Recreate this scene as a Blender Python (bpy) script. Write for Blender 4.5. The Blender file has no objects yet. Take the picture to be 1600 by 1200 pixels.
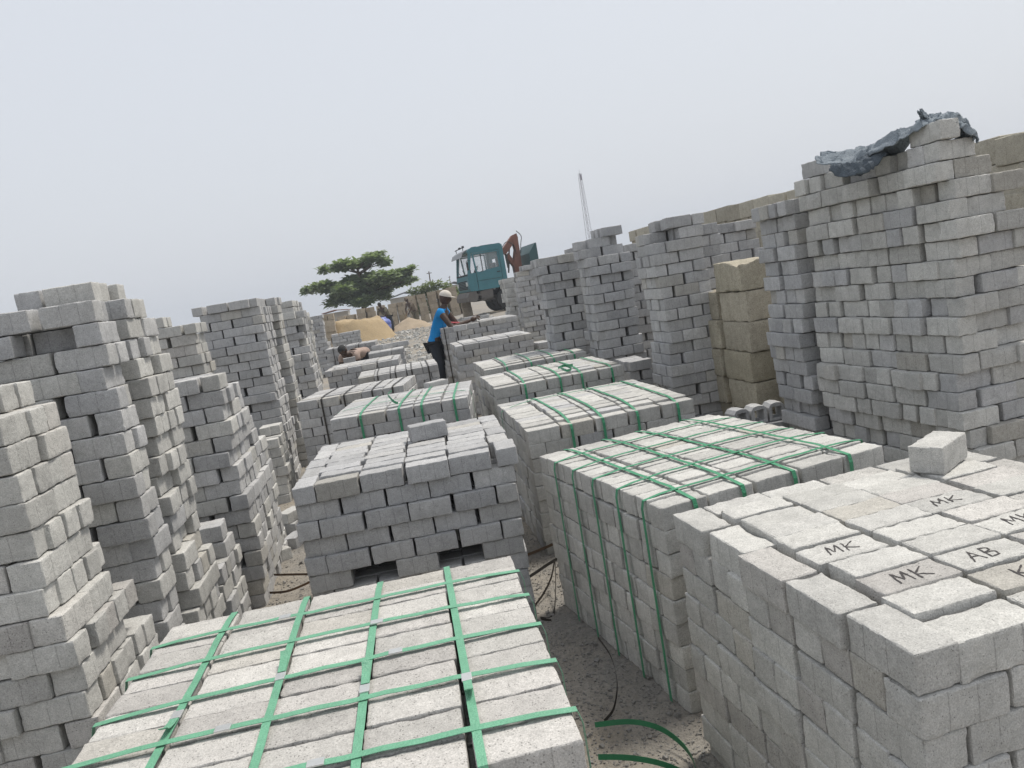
import bpy, bmesh, math, random
from mathutils import Vector, Matrix, noise
R = math.radians
rnd = random.Random(7)
sc = bpy.context.scene
C = sc.collection

# ------------------------------------------------------------------ camera
F, CAMH = 1200.0, 1.65
YAW, PITCH, ROLL = R(8.0), R(7.2), R(9.7)
fwd = Vector((math.sin(YAW)*math.cos(PITCH), math.cos(YAW)*math.cos(PITCH), -math.sin(PITCH)))
r0 = Vector((math.cos(YAW), -math.sin(YAW), 0)); u0 = r0.cross(fwd)
rgt = r0*math.cos(ROLL) - u0*math.sin(ROLL); upv = u0*math.cos(ROLL) + r0*math.sin(ROLL)
CAM = Vector((0, 0, CAMH))
cd = bpy.data.cameras.new('camera'); cam = bpy.data.objects.new('camera', cd); C.objects.link(cam)
cd.sensor_width = 36; cd.lens = 36*F/1600; cd.clip_start = .05; cd.clip_end = 3000
m = Matrix((rgt, upv, -fwd)).transposed().to_4x4(); m.translation = CAM
cam.matrix_world = m; sc.camera = cam

# ------------------------------------------------------------------ sky and sun
SUN_EL, SUN_AZ = R(63), R(70)          # azimuth measured from +Y towards +X
w = bpy.data.worlds.new('World'); sc.world = w; w.use_nodes = True
nt = w.node_tree; nt.nodes.clear()
sky = nt.nodes.new('ShaderNodeTexSky'); sky.sky_type = 'NISHITA'; sky.sun_disc = False
sky.sun_elevation = SUN_EL; sky.sun_rotation = SUN_AZ
sky.air_density = 1.6; sky.dust_density = 7.0; sky.ozone_density = 1.0
hz = nt.nodes.new('ShaderNodeMix'); hz.data_type = 'RGBA'; hz.inputs[0].default_value = .86
hz.inputs[7].default_value = (5.5, 5.72, 6.15, 1)        # even milky haze over the blue
bg = nt.nodes.new('ShaderNodeBackground'); bg.inputs[1].default_value = .1
wo = nt.nodes.new('ShaderNodeOutputWorld')
nt.links.new(sky.outputs[0], hz.inputs[6]); nt.links.new(hz.outputs[2], bg.inputs[0]); nt.links.new(bg.outputs[0], wo.inputs[0])
sl = bpy.data.lights.new('sun', 'SUN'); sl.energy = 2.35; sl.angle = R(12); sl.color = (1, .95, .87)
so = bpy.data.objects.new('sun', sl); C.objects.link(so)
sd = Vector((math.sin(SUN_AZ)*math.cos(SUN_EL), math.cos(SUN_AZ)*math.cos(SUN_EL), math.sin(SUN_EL)))
so.rotation_euler = sd.to_track_quat('Z', 'Y').to_euler(); so.location = (8, 4, 12)
sc.cycles.max_bounces = 6; sc.cycles.diffuse_bounces = 4; sc.cycles.volume_bounces = 0
sc.view_settings.view_transform = 'Standard'; sc.view_settings.look = 'None'
sc.view_settings.exposure = 0.5; sc.view_settings.gamma = 1

# ------------------------------------------------------------------ pixel helpers (photo pixel -> place)
def ray(x, y): return fwd + rgt*((x-800)/F) - upv*((y-600)/F)
def D(x, y, d): return CAM + ray(x, y)*d
def Z(x, y, z):
    d = ray(x, y); return CAM + d*((z-CAMH)/d.z)
def Y(x, y, wy):
    d = ray(x, y); return CAM + d*(wy/d.y)
def proj(P):
    d = P - CAM; z = d.dot(fwd)
    if z < .05: return None
    return 800+F*d.dot(rgt)/z, 600-F*d.dot(upv)/z, z

# ------------------------------------------------------------------ materials
def mat_new(name):
    mt = bpy.data.materials.new(name); mt.use_nodes = True
    return mt, mt.node_tree, mt.node_tree.nodes['Principled BSDF']
def nd(nt, t, **kw):
    n = nt.nodes.new(t)
    for k, v in kw.items(): setattr(n, k, v)
    return n
def mth(nt, op, a, b=None, c=None):
    n = nt.nodes.new('ShaderNodeMath'); n.operation = op
    for i, v in enumerate((a, b, c)):
        if v is None: continue
        if isinstance(v, (int, float)): n.inputs[i].default_value = v
        else: nt.links.new(v, n.inputs[i])
    return n.outputs[0]
def mixc(nt, fac, a, b, mode='MIX'):
    n = nt.nodes.new('ShaderNodeMix'); n.data_type = 'RGBA'; n.blend_type = mode
    for s, v in ((0, fac), (6, a), (7, b)):
        if isinstance(v, (int, float)): n.inputs[s].default_value = v
        elif isinstance(v, tuple): n.inputs[s].default_value = v if len(v) == 4 else (*v, 1)
        else: nt.links.new(v, n.inputs[s])
    return n.outputs[2]
def noise_n(nt, vec, scale, detail=4, rough=.6):
    n = nt.nodes.new('ShaderNodeTexNoise'); n.inputs['Scale'].default_value = scale
    n.inputs['Detail'].default_value = detail; n.inputs['Roughness'].default_value = rough
    nt.links.new(vec, n.inputs['Vector']); return n.outputs['Fac']
def ramp(nt, fac, a, b, ca=(0, 0, 0, 1), cb=(1, 1, 1, 1)):
    n = nt.nodes.new('ShaderNodeValToRGB'); e = n.color_ramp.elements
    e[0].position = a; e[1].position = b; e[0].color = ca; e[1].color = cb
    nt.links.new(fac, n.inputs[0]); return n.outputs[0]

def concrete(name, c1, c2, odd, seam=.034, grain=1.0, pit=1.0):
    """cast concrete: blotches, aggregate grain, pits, mould seams on the sides; every block differs a little"""
    mt, t, b = mat_new(name)
    tc = nd(t, 'ShaderNodeTexCoord'); oi = nd(t, 'ShaderNodeObjectInfo'); geo = nd(t, 'ShaderNodeNewGeometry')
    off = nd(t, 'ShaderNodeVectorMath', operation='SCALE'); off.inputs[0].default_value = (13.1, 7.7, 21.3)
    t.links.new(oi.outputs['Random'], off.inputs['Scale'])
    v = nd(t, 'ShaderNodeVectorMath', operation='ADD')
    t.links.new(tc.outputs['Object'], v.inputs[0]); t.links.new(off.outputs[0], v.inputs[1]); vec = v.outputs[0]
    blot = noise_n(t, vec, 14, 3, .65); fine = noise_n(t, vec, 260*grain, 2, .75); mid = noise_n(t, vec, 60*grain, 2, .6)
    rr = oi.outputs['Random']
    r2 = mth(t, 'FRACT', mth(t, 'MULTIPLY', rr, 37.7)); r3 = mth(t, 'FRACT', mth(t, 'MULTIPLY', rr, 91.3))
    col = mixc(t, r2, c1, c2)
    col = mixc(t, mth(t, 'GREATER_THAN', r3, .955), col, odd)
    br = mth(t, 'ADD', mth(t, 'MULTIPLY', rr, .27), .865)
    br = mth(t, 'MULTIPLY', br, mth(t, 'ADD', mth(t, 'MULTIPLY', blot, .55), .725))
    br = mth(t, 'MULTIPLY', br, mth(t, 'ADD', mth(t, 'MULTIPLY', mid, .35), .825))
    br = mth(t, 'MULTIPLY', br, mth(t, 'ADD', mth(t, 'MULTIPLY', fine, 1.2), .4))
    vo = nd(t, 'ShaderNodeTexVoronoi'); vo.inputs['Scale'].default_value = 130*grain; t.links.new(vec, vo.inputs['Vector'])
    gate = mth(t, 'GREATER_THAN', noise_n(t, vec, 33, 2, .5), .5)
    pits = mth(t, 'MULTIPLY', mth(t, 'LESS_THAN', vo.outputs['Distance'], .17*pit), gate)
    br = mth(t, 'MULTIPLY', br, mth(t, 'SUBTRACT', 1, mth(t, 'MULTIPLY', pits, .45)))
    # mould seams: thin upright lines on the long sides
    sx = nd(t, 'ShaderNodeSeparateXYZ'); t.links.new(tc.outputs['Object'], sx.inputs[0])
    wob = mth(t, 'ADD', sx.outputs[0], mth(t, 'MULTIPLY', mth(t, 'SUBTRACT', r2, .5), .03))
    d1 = mth(t, 'ABSOLUTE', mth(t, 'SUBTRACT', mth(t, 'ABSOLUTE', wob), seam))
    line = mth(t, 'LESS_THAN', d1, .0016)
    nz = nd(t, 'ShaderNodeSeparateXYZ'); t.links.new(geo.outputs['Normal'], nz.inputs[0])
    side = mth(t, 'LESS_THAN', mth(t, 'ABSOLUTE', nz.outputs[2]), .5)
    line = mth(t, 'MULTIPLY', mth(t, 'MULTIPLY', line, side), mth(t, 'GREATER_THAN', blot, .42))
    br = mth(t, 'MULTIPLY', br, mth(t, 'SUBTRACT', 1, mth(t, 'MULTIPLY', line, .22)))
    bc = nd(t, 'ShaderNodeCombineXYZ')
    for i in range(3): t.links.new(br, bc.inputs[i])
    col = mixc(t, 1.0, col, bc.outputs[0], 'MULTIPLY')
    t.links.new(col, b.inputs['Base Color']); b.inputs['Roughness'].default_value = .95
    b.inputs['Specular IOR Level'].default_value = .15
    hgt = mth(t, 'SUBTRACT', mth(t, 'ADD', mth(t, 'MULTIPLY', fine, .35), mth(t, 'MULTIPLY', mid, .8)), mth(t, 'ADD', mth(t, 'MULTIPLY', pits, .9), mth(t, 'MULTIPLY', line, .5)))
    bp = nd(t, 'ShaderNodeBump'); bp.inputs['Strength'].default_value = .75; bp.inputs['Distance'].default_value = .004
    t.links.new(hgt, bp.inputs['Height']); t.links.new(bp.outputs[0], b.inputs['Normal'])
    return mt

def plain(name, col, rough=.7, var=.25, scale=9, metal=0, bump=.2, spec=.4):
    mt, t, b = mat_new(name)
    tc = nd(t, 'ShaderNodeTexCoord')
    n = noise_n(t, tc.outputs['Object'], scale, 5, .65)
    n2 = noise_n(t, tc.outputs['Object'], scale*9, 3, .6)
    s = mth(t, 'ADD', mth(t, 'MULTIPLY', n, var*2), 1-var)
    s = mth(t, 'MULTIPLY', s, mth(t, 'ADD', mth(t, 'MULTIPLY', n2, var), 1-var/2))
    bc = nd(t, 'ShaderNodeCombineXYZ')
    for i in range(3): t.links.new(s, bc.inputs[i])
    t.links.new(mixc(t, 1.0, col, bc.outputs[0], 'MULTIPLY'), b.inputs['Base Color'])
    b.inputs['Roughness'].default_value = rough; b.inputs['Metallic'].default_value = metal
    b.inputs['Specular IOR Level'].default_value = spec
    if bump:
        bp = nd(t, 'ShaderNodeBump'); bp.inputs['Strength'].default_value = bump; bp.inputs['Distance'].default_value = .02
        t.links.new(n2, bp.inputs['Height']); t.links.new(bp.outputs[0], b.inputs['Normal'])
    return mt

M = {}
M['warm'] = concrete('concrete_warm', (.43, .425, .405), (.465, .46, .435), (.40, .385, .35))
M['grey'] = concrete('concrete_grey', (.385, .386, .388), (.43, .427, .418), (.40, .39, .365))
M['dark'] = concrete('concrete_dark', (.355, .357, .362), (.40, .40, .398), (.375, .365, .34))
M['pale'] = concrete('concrete_pale', (.415, .40, .38), (.45, .44, .415), (.395, .38, .35), pit=1.35)
M['tan'] = concrete('sandcrete_tan', (.35, .32, .25), (.39, .355, .285), (.32, .29, .22), seam=.09, grain=.5, pit=1.15)
M['fartan'] = concrete('sandcrete_far', (.34, .285, .215), (.39, .335, .26), (.30, .25, .18), seam=.09, grain=.4)
M['yard'] = concrete('sandcrete_yard', (.36, .335, .275), (.40, .375, .31), (.34, .305, .235), seam=.09, grain=.5)
M['strap'] = plain('strap_green', (.05, .26, .135), .36, .3, 22, bump=.35)
M['strap_lt'] = plain('strap_green_pale', (.14, .36, .23), .36, .3, 22, bump=.35)
M['strap_dk'] = plain('strap_dark', (.03, .025, .02), .45, .2, 20, bump=.1)
M['strap_br'] = plain('strap_brown', (.07, .04, .02), .5, .2, 20, bump=.1)
M['strap_dg'] = plain('strap_deep_green', (.02, .14, .06), .4, .2, 20, bump=.1)
M['seal'] = plain('steel_seal', (.62, .63, .62), .35, .15, 60, metal=.7)
M['pencil'] = plain('charcoal_mark', (.055, .05, .05), .9, .4, 90)
M['sand'] = plain('yellow_sand', (.36, .275, .165), .95, .3, 2.2, bump=.8)
M['sandgrey'] = plain('grey_sand', (.36, .29, .21), .95, .25, 3, bump=.7)
M['tank'] = plain('blue_plastic', (.13, .17, .44), .45, .2, 5)
M['tank_dk'] = plain('tank_port', (.03, .035, .06), .6, .2, 5)
M['cloth'] = plain('grey_blue_cloth', (.23, .265, .295), .9, .35, 14, bump=.5)
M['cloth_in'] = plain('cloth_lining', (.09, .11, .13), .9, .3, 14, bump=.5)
M['teal'] = plain('teal_paint', (.045, .165, .195), .42, .28, 2.6, bump=.05)
M['teal_dk'] = plain('dark_teal_paint', (.022, .075, .08), .5, .3, 2.6, bump=.05)
M['black'] = plain('black_rubber', (.025, .025, .025), .85, .3, 8)
M['steel'] = plain('dirty_steel', (.12, .11, .10), .7, .4, 5, metal=.2)
M['rim'] = plain('grey_rim', (.17, .17, .175), .6, .3, 6)
M['crane'] = plain('rusty_orange', (.20, .085, .06), .75, .5, 4)
M['glassd'] = plain('interior_dark', (.03, .035, .04), .6, .3, 3)
M['visor'] = plain('smoked_visor', (.10, .11, .12), .3, .2, 3)
M['lamp'] = plain('lamp_lens', (.6, .62, .6), .2, .1, 9)
M['skin'] = plain('dark_skin', (.055, .03, .02), .55, .15, 9, bump=0)
M['blue'] = plain('bright_blue_cloth', (.005, .235, .58), .85, .18, 6)
M['brownshirt'] = plain('faded_brown_cloth', (.33, .25, .21), .9, .25, 7)
M['camo'] = plain('drab_cloth', (.14, .125, .085), .9, .5, 9)
M['camo2'] = plain('camouflage_cloth', (.16, .13, .10), .9, .6, 16)
M['jeans'] = plain('dark_trousers', (.025, .03, .04), .9, .25, 7)
M['cap'] = plain('cream_cap', (.56, .52, .46), .9, .2, 9)
M['wood'] = plain('wood_handle', (.30, .20, .11), .8, .3, 9)
M['bark'] = plain('bark', (.10, .075, .055), .95, .4, 7, bump=.8)
M['mast'] = plain('galvanised_mast', (.24, .22, .25), .6, .2, 2)
M['roof'] = plain('old_roofing', (.19, .19, .20), .7, .35, 3)
M['roofred'] = plain('rusted_roofing', (.26, .14, .11), .8, .35, 3)
M['render'] = plain('plaster', (.42, .40, .36), .9, .2, 2)
M['net'] = plain('green_mesh', (.05, .30, .16), .7, .3, 15)
M['pink'] = plain('pink_plastic', (.60, .12, .14), .6, .2, 9)
M['teeth'] = plain('eye_white', (.5, .47, .44), .5, .1, 9)

def leafmat(name, c1, c2):
    mt, t, b = mat_new(name)
    tc = nd(t, 'ShaderNodeTexCoord')
    f = ramp(t, noise_n(t, tc.outputs['Object'], 2.4, 4, .7), .35, .68)
    t.links.new(mixc(t, f, c1, c2), b.inputs['Base Color']); b.inputs['Roughness'].default_value = .5
    tr = nd(t, 'ShaderNodeBsdfTranslucent'); tr.inputs[0].default_value = (c2[0]*1.2, c2[1]*1.4, c2[2]*.7, 1)
    mx = nd(t, 'ShaderNodeMixShader'); mx.inputs[0].default_value = .25
    t.links.new(b.outputs[0], mx.inputs[1]); t.links.new(tr.outputs[0], mx.inputs[2])
    t.links.new(mx.outputs[0], t.nodes['Material Output'].inputs[0]); return mt
M['leaf'] = leafmat('leaf_green', (.13, .17, .11), (.28, .33, .21))
M['bush'] = leafmat('bush_green', (.10, .13, .06), (.22, .25, .14))

def glassmat():
    mt, t, b = mat_new('cab_glass')
    b.inputs['Base Color'].default_value = (.75, .85, .88, 1); b.inputs['Roughness'].default_value = .05
    b.inputs['Alpha'].default_value = .14; return mt
M['glass'] = glassmat()

def groundmat():
    mt, t, b = mat_new('yard_ground')
    tc = nd(t, 'ShaderNodeTexCoord'); v = tc.outputs['Object']
    big = noise_n(t, v, .55, 5, .6); mid = noise_n(t, v, 5, 5, .65); fine = noise_n(t, v, 95, 4, .7); grav = noise_n(t, v, 34, 3, .6)
    c = mixc(t, ramp(t, big, .38, .64), (.215, .21, .20), (.29, .255, .205))
    c = mixc(t, ramp(t, mid, .45, .75), c, (.30, .275, .24))
    s = mth(t, 'ADD', mth(t, 'MULTIPLY', fine, .9), mth(t, 'MULTIPLY', grav, .5)); s = mth(t, 'ADD', s, .32)
    bc = nd(t, 'ShaderNodeCombineXYZ')
    for i in range(3): t.links.new(s, bc.inputs[i])
    t.links.new(mixc(t, 1.0, c, bc.outputs[0], 'MULTIPLY'), b.inputs['Base Color']); b.inputs['Roughness'].default_value = .97
    b.inputs['Specular IOR Level'].default_value = .1
    h = mth(t, 'ADD', mth(t, 'MULTIPLY', fine, .5), mth(t, 'ADD', mth(t, 'MULTIPLY', grav, .8), mid))
    bp = nd(t, 'ShaderNodeBump'); bp.inputs['Strength'].default_value = .9; bp.inputs['Distance'].default_value = .012
    t.links.new(h, bp.inputs['Height']); t.links.new(bp.outputs[0], b.inputs['Normal']); return mt
M['ground'] = groundmat()
M['stone'] = plain('gravel_stone', (.25, .24, .225), .95, .45, 30, bump=.5)

# ------------------------------------------------------------------ object helpers
def empty(name, loc, rz, label, cat, group=None):
    o = bpy.data.objects.new(name, None); o.empty_display_size = .1; C.objects.link(o)
    o.location = loc; o.rotation_euler = (0, 0, rz); o['label'] = label; o['category'] = cat
    if group: o['group'] = group
    return o
def tag(o, label, cat, group=None):
    o['label'] = label; o['category'] = cat
    if group: o['group'] = group
    return o
def link(name, me, parent=None, loc=None, rot=None, mt=None, kind=None):
    o = bpy.data.objects.new(name, me); C.objects.link(o)
    if parent: o.parent = parent
    if loc is not None: o.location = loc
    if rot is not None: o.rotation_euler = rot
    if mt and not me.materials: me.materials.append(mt)
    if kind: o['kind'] = kind
    return o
def meshpd(name, v, f, mt=None, smooth=False):
    me = bpy.data.meshes.new(name); me.from_pydata(v, [], f); me.update()
    if mt: me.materials.append(mt)
    if smooth:
        for p in me.polygons: p.use_smooth = True
    return me
def bmobj(name, bm, mt, parent=None, smooth=False, **kw):
    bmesh.ops.recalc_face_normals(bm, faces=bm.faces)
    me = bpy.data.meshes.new(name); bm.to_mesh(me); bm.free()
    if smooth:
        for p in me.polygons: p.use_smooth = True
    me.materials.append(mt); return link(name, me, parent, **kw)
def addbox(bm, c, s, bev=0, rot=None):
    g = bmesh.ops.create_cube(bm, size=1); vs = g['verts']
    bmesh.ops.scale(bm, vec=s, verts=vs)
    if bev:
        es = list({e for v in vs for e in v.link_edges})
        o = bmesh.ops.bevel(bm, geom=es, offset=bev, segments=2, affect='EDGES', profile=.6)
        vs = list({v for f in o['faces'] for v in f.verts} | {v for v in vs if v.is_valid})
    if rot: bmesh.ops.rotate(bm, verts=vs, cent=(0, 0, 0), matrix=rot)
    bmesh.ops.translate(bm, vec=c, verts=vs)
def addtube(bm, pts, rads, seg=8, cap=True):
    pts = [Vector(p) for p in pts]
    if isinstance(rads, (int, float)): rads = [rads]*len(pts)
    rings = []
    for i, p in enumerate(pts):
        t = (pts[min(i+1, len(pts)-1)]-pts[max(i-1, 0)]).normalized()
        a = t.cross(Vector((0, 0, 1)))
        if a.length < .1: a = t.cross(Vector((0, 1, 0)))
        a.normalize(); b = t.cross(a)
        rings.append([bm.verts.new(p + (a*math.cos(k*2*math.pi/seg)+b*math.sin(k*2*math.pi/seg))*rads[i]) for k in range(seg)])
    for i in range(len(rings)-1):
        for k in range(seg): bm.faces.new((rings[i][k], rings[i][(k+1) % seg], rings[i+1][(k+1) % seg], rings[i+1][k]))
    if cap: bm.faces.new(rings[0][::-1]); bm.faces.new(rings[-1])
def addpoly(bm, pts2, y0, y1, ax='y'):
    """prism from a 2-D outline (x,z), swept along y"""
    a = [bm.verts.new((p[0], y0, p[1])) for p in pts2]; b = [bm.verts.new((p[0], y1, p[1])) for p in pts2]
    n = len(a)
    bm.faces.new(a); bm.faces.new(b[::-1])
    for i in range(n): bm.faces.new((a[i], b[i], b[(i+1) % n], a[(i+1) % n]))
def ribbon_mesh(name, pts, wid, mt, wdir=None, thick=.0012):
    """flat plastic strap along a 3-D polyline"""
    pts = [Vector(p) for p in pts]; V = []; Fc = []
    for i, p in enumerate(pts):
        t = (pts[min(i+1, len(pts)-1)]-pts[max(i-1, 0)]).normalized()
        wd = Vector(wdir[i] if isinstance(wdir, list) else (wdir or (0, 0, 1)))
        wd = (wd - t*wd.dot(t)).normalized(); n = t.cross(wd)*thick/2; h = wd*wid/2
        V += [p-h-n, p+h-n, p+h+n, p-h+n]
    for i in range(len(pts)-1):
        a = 4*i; b = a+4
        for k in range(4): Fc.append((a+k, a+(k+1) % 4, b+(k+1) % 4, b+k))
    e = 4*(len(pts)-1); Fc += [(3, 2, 1, 0), (e, e+1, e+2, e+3)]
    return meshpd(name, V, Fc, mt)
def spline(pts, n=6):
    pts = [Vector(p) for p in pts]; out = []
    for i in range(len(pts)-1):
        p0, p1, p2, p3 = pts[max(i-1, 0)], pts[i], pts[i+1], pts[min(i+2, len(pts)-1)]
        for k in range(n):
            t = k/n
            out.append(.5*((2*p1)+(p2-p0)*t+(2*p0-5*p1+4*p2-p3)*t*t+(3*p1-p0-3*p2+p3)*t**3))
    return out+[pts[-1]]

# ------------------------------------------------------------------ bricks
BL, BW, BH = .21, .105, .09
def rough_block(name, sx, sy, sz, seed, mt, segs=(8, 4, 3), rad=.006, chip=.007, rough=.0016, hollow=False):
    """a cast block with rounded, crumbled arrises and a rough top"""
    rg = random.Random(seed); o = Vector((rg.uniform(0, 50), rg.uniform(0, 50), rg.uniform(0, 50)))
    def axis(s, n):
        h = s/2; e = min(.0055, s*.05)
        if n <= 3: return [-h, -h+e, h-e, h]
        e2 = min(.017, s*.15); k = max(1, n-4)
        a = [-h, -h+e, -h+e2]+[-h+e2+(s-2*e2)*i/k for i in range(1, k)]
        return a+[h-e2, h-e, h]
    X, Yx, Zx = axis(sx, segs[0]), axis(sy, segs[1]), axis(sz, segs[2])
    idx = {}; V = []; Fc = []
    def vid(i, j, k):
        if (i, j, k) in idx: return idx[i, j, k]
        p = Vector((X[i], Yx[j], Zx[k])); h = Vector((sx/2, sy/2, sz/2))
        # rounding
        r_ = rad*(1+.8*noise.noise(p*23+o)); r_ = max(.002, r_)
        c = Vector([max(-h[a]+r_, min(h[a]-r_, p[a])) for a in range(3)]); dlt = p-c
        if dlt.length > 1e-6: p = c+dlt.normalized()*min(dlt.length, r_)
        # crumbled edges
        g0 = Vector((X[i], Yx[j], Zx[k])); dd = sorted((h[a]-abs(g0[a]), a) for a in range(3))
        ed = math.hypot(dd[0][0], dd[1][0])
        if ed < .02:
            q_ = Vector(g0)
            for a in (dd[0][1], dd[1][1]): q_[a] = math.copysign(h[a], g0[a])
            q = noise.noise(q_*38+o*2); q2 = noise.noise(q_*12+o*3)
            amt = (max(0, q+.1)*chip*1.2 + max(0, q2-.30)*chip*4.0)*(1-ed/.02)
            for n_, (d_, a) in enumerate(dd[:2]):
                if d_ < .001: p[a] -= math.copysign(amt*(1 if n_ == 0 else .8), g0[a])
        nn = noise.noise_vector(p*45+o)*rough
        if k == len(Zx)-1: nn.z += noise.noise(p*70+o)*rough*1.6
        p += nn
        idx[i, j, k] = len(V); V.append(p); return idx[i, j, k]
    nx, ny, nz = len(X)-1, len(Yx)-1, len(Zx)-1
    for i in range(nx):
        for j in range(ny):
            Fc.append((vid(i, j, nz), vid(i+1, j, nz), vid(i+1, j+1, nz), vid(i, j+1, nz)))
            Fc.append((vid(i, j, 0), vid(i, j+1, 0), vid(i+1, j+1, 0), vid(i+1, j, 0)))
    for i in range(nx):
        for k in range(nz):
            Fc.append((vid(i, 0, k), vid(i+1, 0, k), vid(i+1, 0, k+1), vid(i, 0, k+1)))
            Fc.append((vid(i, ny, k), vid(i, ny, k+1), vid(i+1, ny, k+1), vid(i+1, ny, k)))
    for j in range(ny):
        for k in range(nz):
            Fc.append((vid(0, j, k), vid(0, j, k+1), vid(0, j+1, k+1), vid(0, j+1, k)))
            Fc.append((vid(nx, j, k), vid(nx, j+1, k), vid(nx, j+1, k+1), vid(nx, j, k+1)))
    me = meshpd(name, V, Fc, mt, smooth=True); me.set_sharp_from_angle(angle=R(24)); return me

BR = {}
def bricks_for(mk, size, lod):
    key = (mk, size, lod)
    if key not in BR:
        L, W, H = size; g = .0055
        segs = {0: (18, 10, 8), 1: (8, 5, 4), 2: (3, 3, 3)}[lod]; nv = {0: 14, 1: 10, 2: 5}[lod]
        big = L > .3
        BR[key] = [rough_block('brick', L-g-(i % 3)*.001, W-.0026, H-.002, 100*lod+i+len(BR)*31, M[mk], segs,
                               rad=.0042 if not big else .006, chip=((.0024 if mk == 'pale' else .0042) if not big else .018) if lod < 2 else .002, rough=(.0009 if not big else .003) if lod < 2 else .0004) for i in range(nv)]
    return BR[key]

NB = [0]
def stack(name, label, cat, x0, y0, z0, nx, ny, courses, yaw=0, mk='grey', size=(BL, BW, BH), gap=.004, seed=0, jit=.004, cj=.006,
          wob=.012, sag=0, lean=(0, 0), lod=0, group=None, skip=None, odd_top=None, top=None, tone2=None, piece='brick', bulge=0, keep=None, rough_yaw=.012, plain_bond=False):
    """x0,y0: the front-left corner on the ground. nx brick lengths wide, ny brick widths deep (even).
    Even courses lie along x, odd ones turn the end columns, which gives the half-brick bond on the faces."""
    rg = random.Random(1000+seed); L, W, H = size; pl, pw = L+gap, (L+gap)/2
    WX, WY = nx*pl, ny*pw
    ca, sa = math.cos(yaw), math.sin(yaw)
    cx, cy = x0+ca*WX/2-sa*WY/2, y0+sa*WX/2+ca*WY/2
    root = empty(name, (cx, cy, z0), yaw, label, cat, group)
    ph = [rg.uniform(0, 6.28) for _ in range(4)]
    lst = []
    flip = 0 if odd_top is None else ((courses-1) % 2) ^ (1 if odd_top else 0)
    for c in range(courses):
        z = c*H + H/2; tt = z/max(.01, courses*H)
        ox = rg.gauss(0, cj) + wob*math.sin(c*.55+ph[0])+wob*.5*math.sin(c*1.3+ph[1]) + lean[0]*z
        oy = rg.gauss(0, cj) + wob*math.sin(c*.47+ph[2])+wob*.5*math.sin(c*1.1+ph[3]) + lean[1]*z
        sp = 1 + bulge*math.sin(math.pi*min(1, tt))
        cells = []
        if plain_bond or (c+flip) % 2 == 0:
            for i in range(nx):
                for j in range(ny): cells.append((-WX/2+(i+.5)*pl, -WY/2+(j+.5)*pw, 0))
        else:
            for j in range(ny//2):
                cells.append((-WX/2+pw/2, -WY/2+(j+.5)*pl, 1)); cells.append((WX/2-pw/2, -WY/2+(j+.5)*pl, 1))
            for i in range(nx-1):
                for j in range(ny): cells.append((-WX/2+pw+(i+.5)*pl, -WY/2+(j+.5)*pw, 0))
        for (x, y, r_) in cells:
            if skip and skip(c, x, y, r_): continue
            if top and c >= top(x, y): continue
            ex = pl/2 if not r_ else pw/2; ey = pw/2 if not r_ else pl/2
            b = dict(c=c, x=x*sp+ox, y=y*sp+oy, z=z, r=r_, bx=x, by=y, ex=ex, ey=ey)
            b['edge'] = (abs(x)+ex > WX/2-.02, abs(y)+ey > WY/2-.02)
            lst.append(b)
    occ = {}
    for b in lst: occ.setdefault(b['c'], []).append(b)
    def covered(b):
        for a in occ.get(b['c']+1, []):
            if abs(a['bx']-b['bx']) < a['ex']+b['ex']-.02 and abs(a['by']-b['by']) < a['ey']+b['ey']-.02: return True
        return False
    camL = Matrix.Rotation(-yaw, 3, 'Z') @ (CAM - Vector((cx, cy, z0)))
    vis, rest = [], []
    for b in lst:
        tp = not covered(b); b['top'] = tp
        e = max((abs(b['bx'])/(WX/2))**4, (abs(b['by'])/(WY/2))**4)
        b['z'] -= sag*e*(b['z']/(courses*H))
        j_ = jit*(1.6 if tp and jit > .003 else 1)
        b['x'] += rg.gauss(0, j_); b['y'] += rg.gauss(0, j_); b['z'] += rg.uniform(-.001, .001) + (rg.uniform(0, .003) if tp and jit > .003 else 0)
        b['ry'] = b['r']*math.pi/2 + (math.pi if rg.random() < .5 else 0) + rg.gauss(0, rough_yaw)
        b['tilt'] = (rg.gauss(0, .006 if not tp else (.003 if jit < .003 else .008)), rg.gauss(0, .006 if not tp else (.003 if jit < .003 else .007))) if size[2] < .2 else (rg.gauss(0, .004), rg.gauss(0, .004))
        see = tp
        if b['edge'][0] and (camL.x-b['x'])*math.copysign(1, b['bx']) > 0 and abs(camL.x) > WX/2*.9: see = True
        if b['edge'][1] and (camL.y-b['y'])*math.copysign(1, b['by']) > 0: see = True
        if skip: see = see or (b['edge'][0] or b['edge'][1])
        P = Vector((cx+ca*b['x']-sa*b['y'], cy+sa*b['x']+ca*b['y'], z0+b['z'])); q = proj(P)
        if not q or not (-90 < q[0] < 1690 and -60 < q[1] < 1290): see = False
        b['d'] = (P-CAM).length
        (vis if see else rest).append(b)
    vis.sort(key=lambda b: b['d'])
    if len(vis) > 299: rest += vis[299:]; vis = vis[:299]
    ms = bricks_for(mk, size, lod); ms2 = bricks_for(tone2, size, lod) if tone2 else None
    for b in vis:
        me = rg.choice(ms2 if (ms2 and rg.random() < .22) else ms)
        o = bpy.data.objects.new(piece, me); C.objects.link(o); o.parent = root
        o.location = (b['x'], b['y'], b['z']); o.rotation_euler = (b['tilt'][0], b['tilt'][1], b['ry'])
    NB[0] += len(vis)
    V, Fc = [], []
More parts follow.
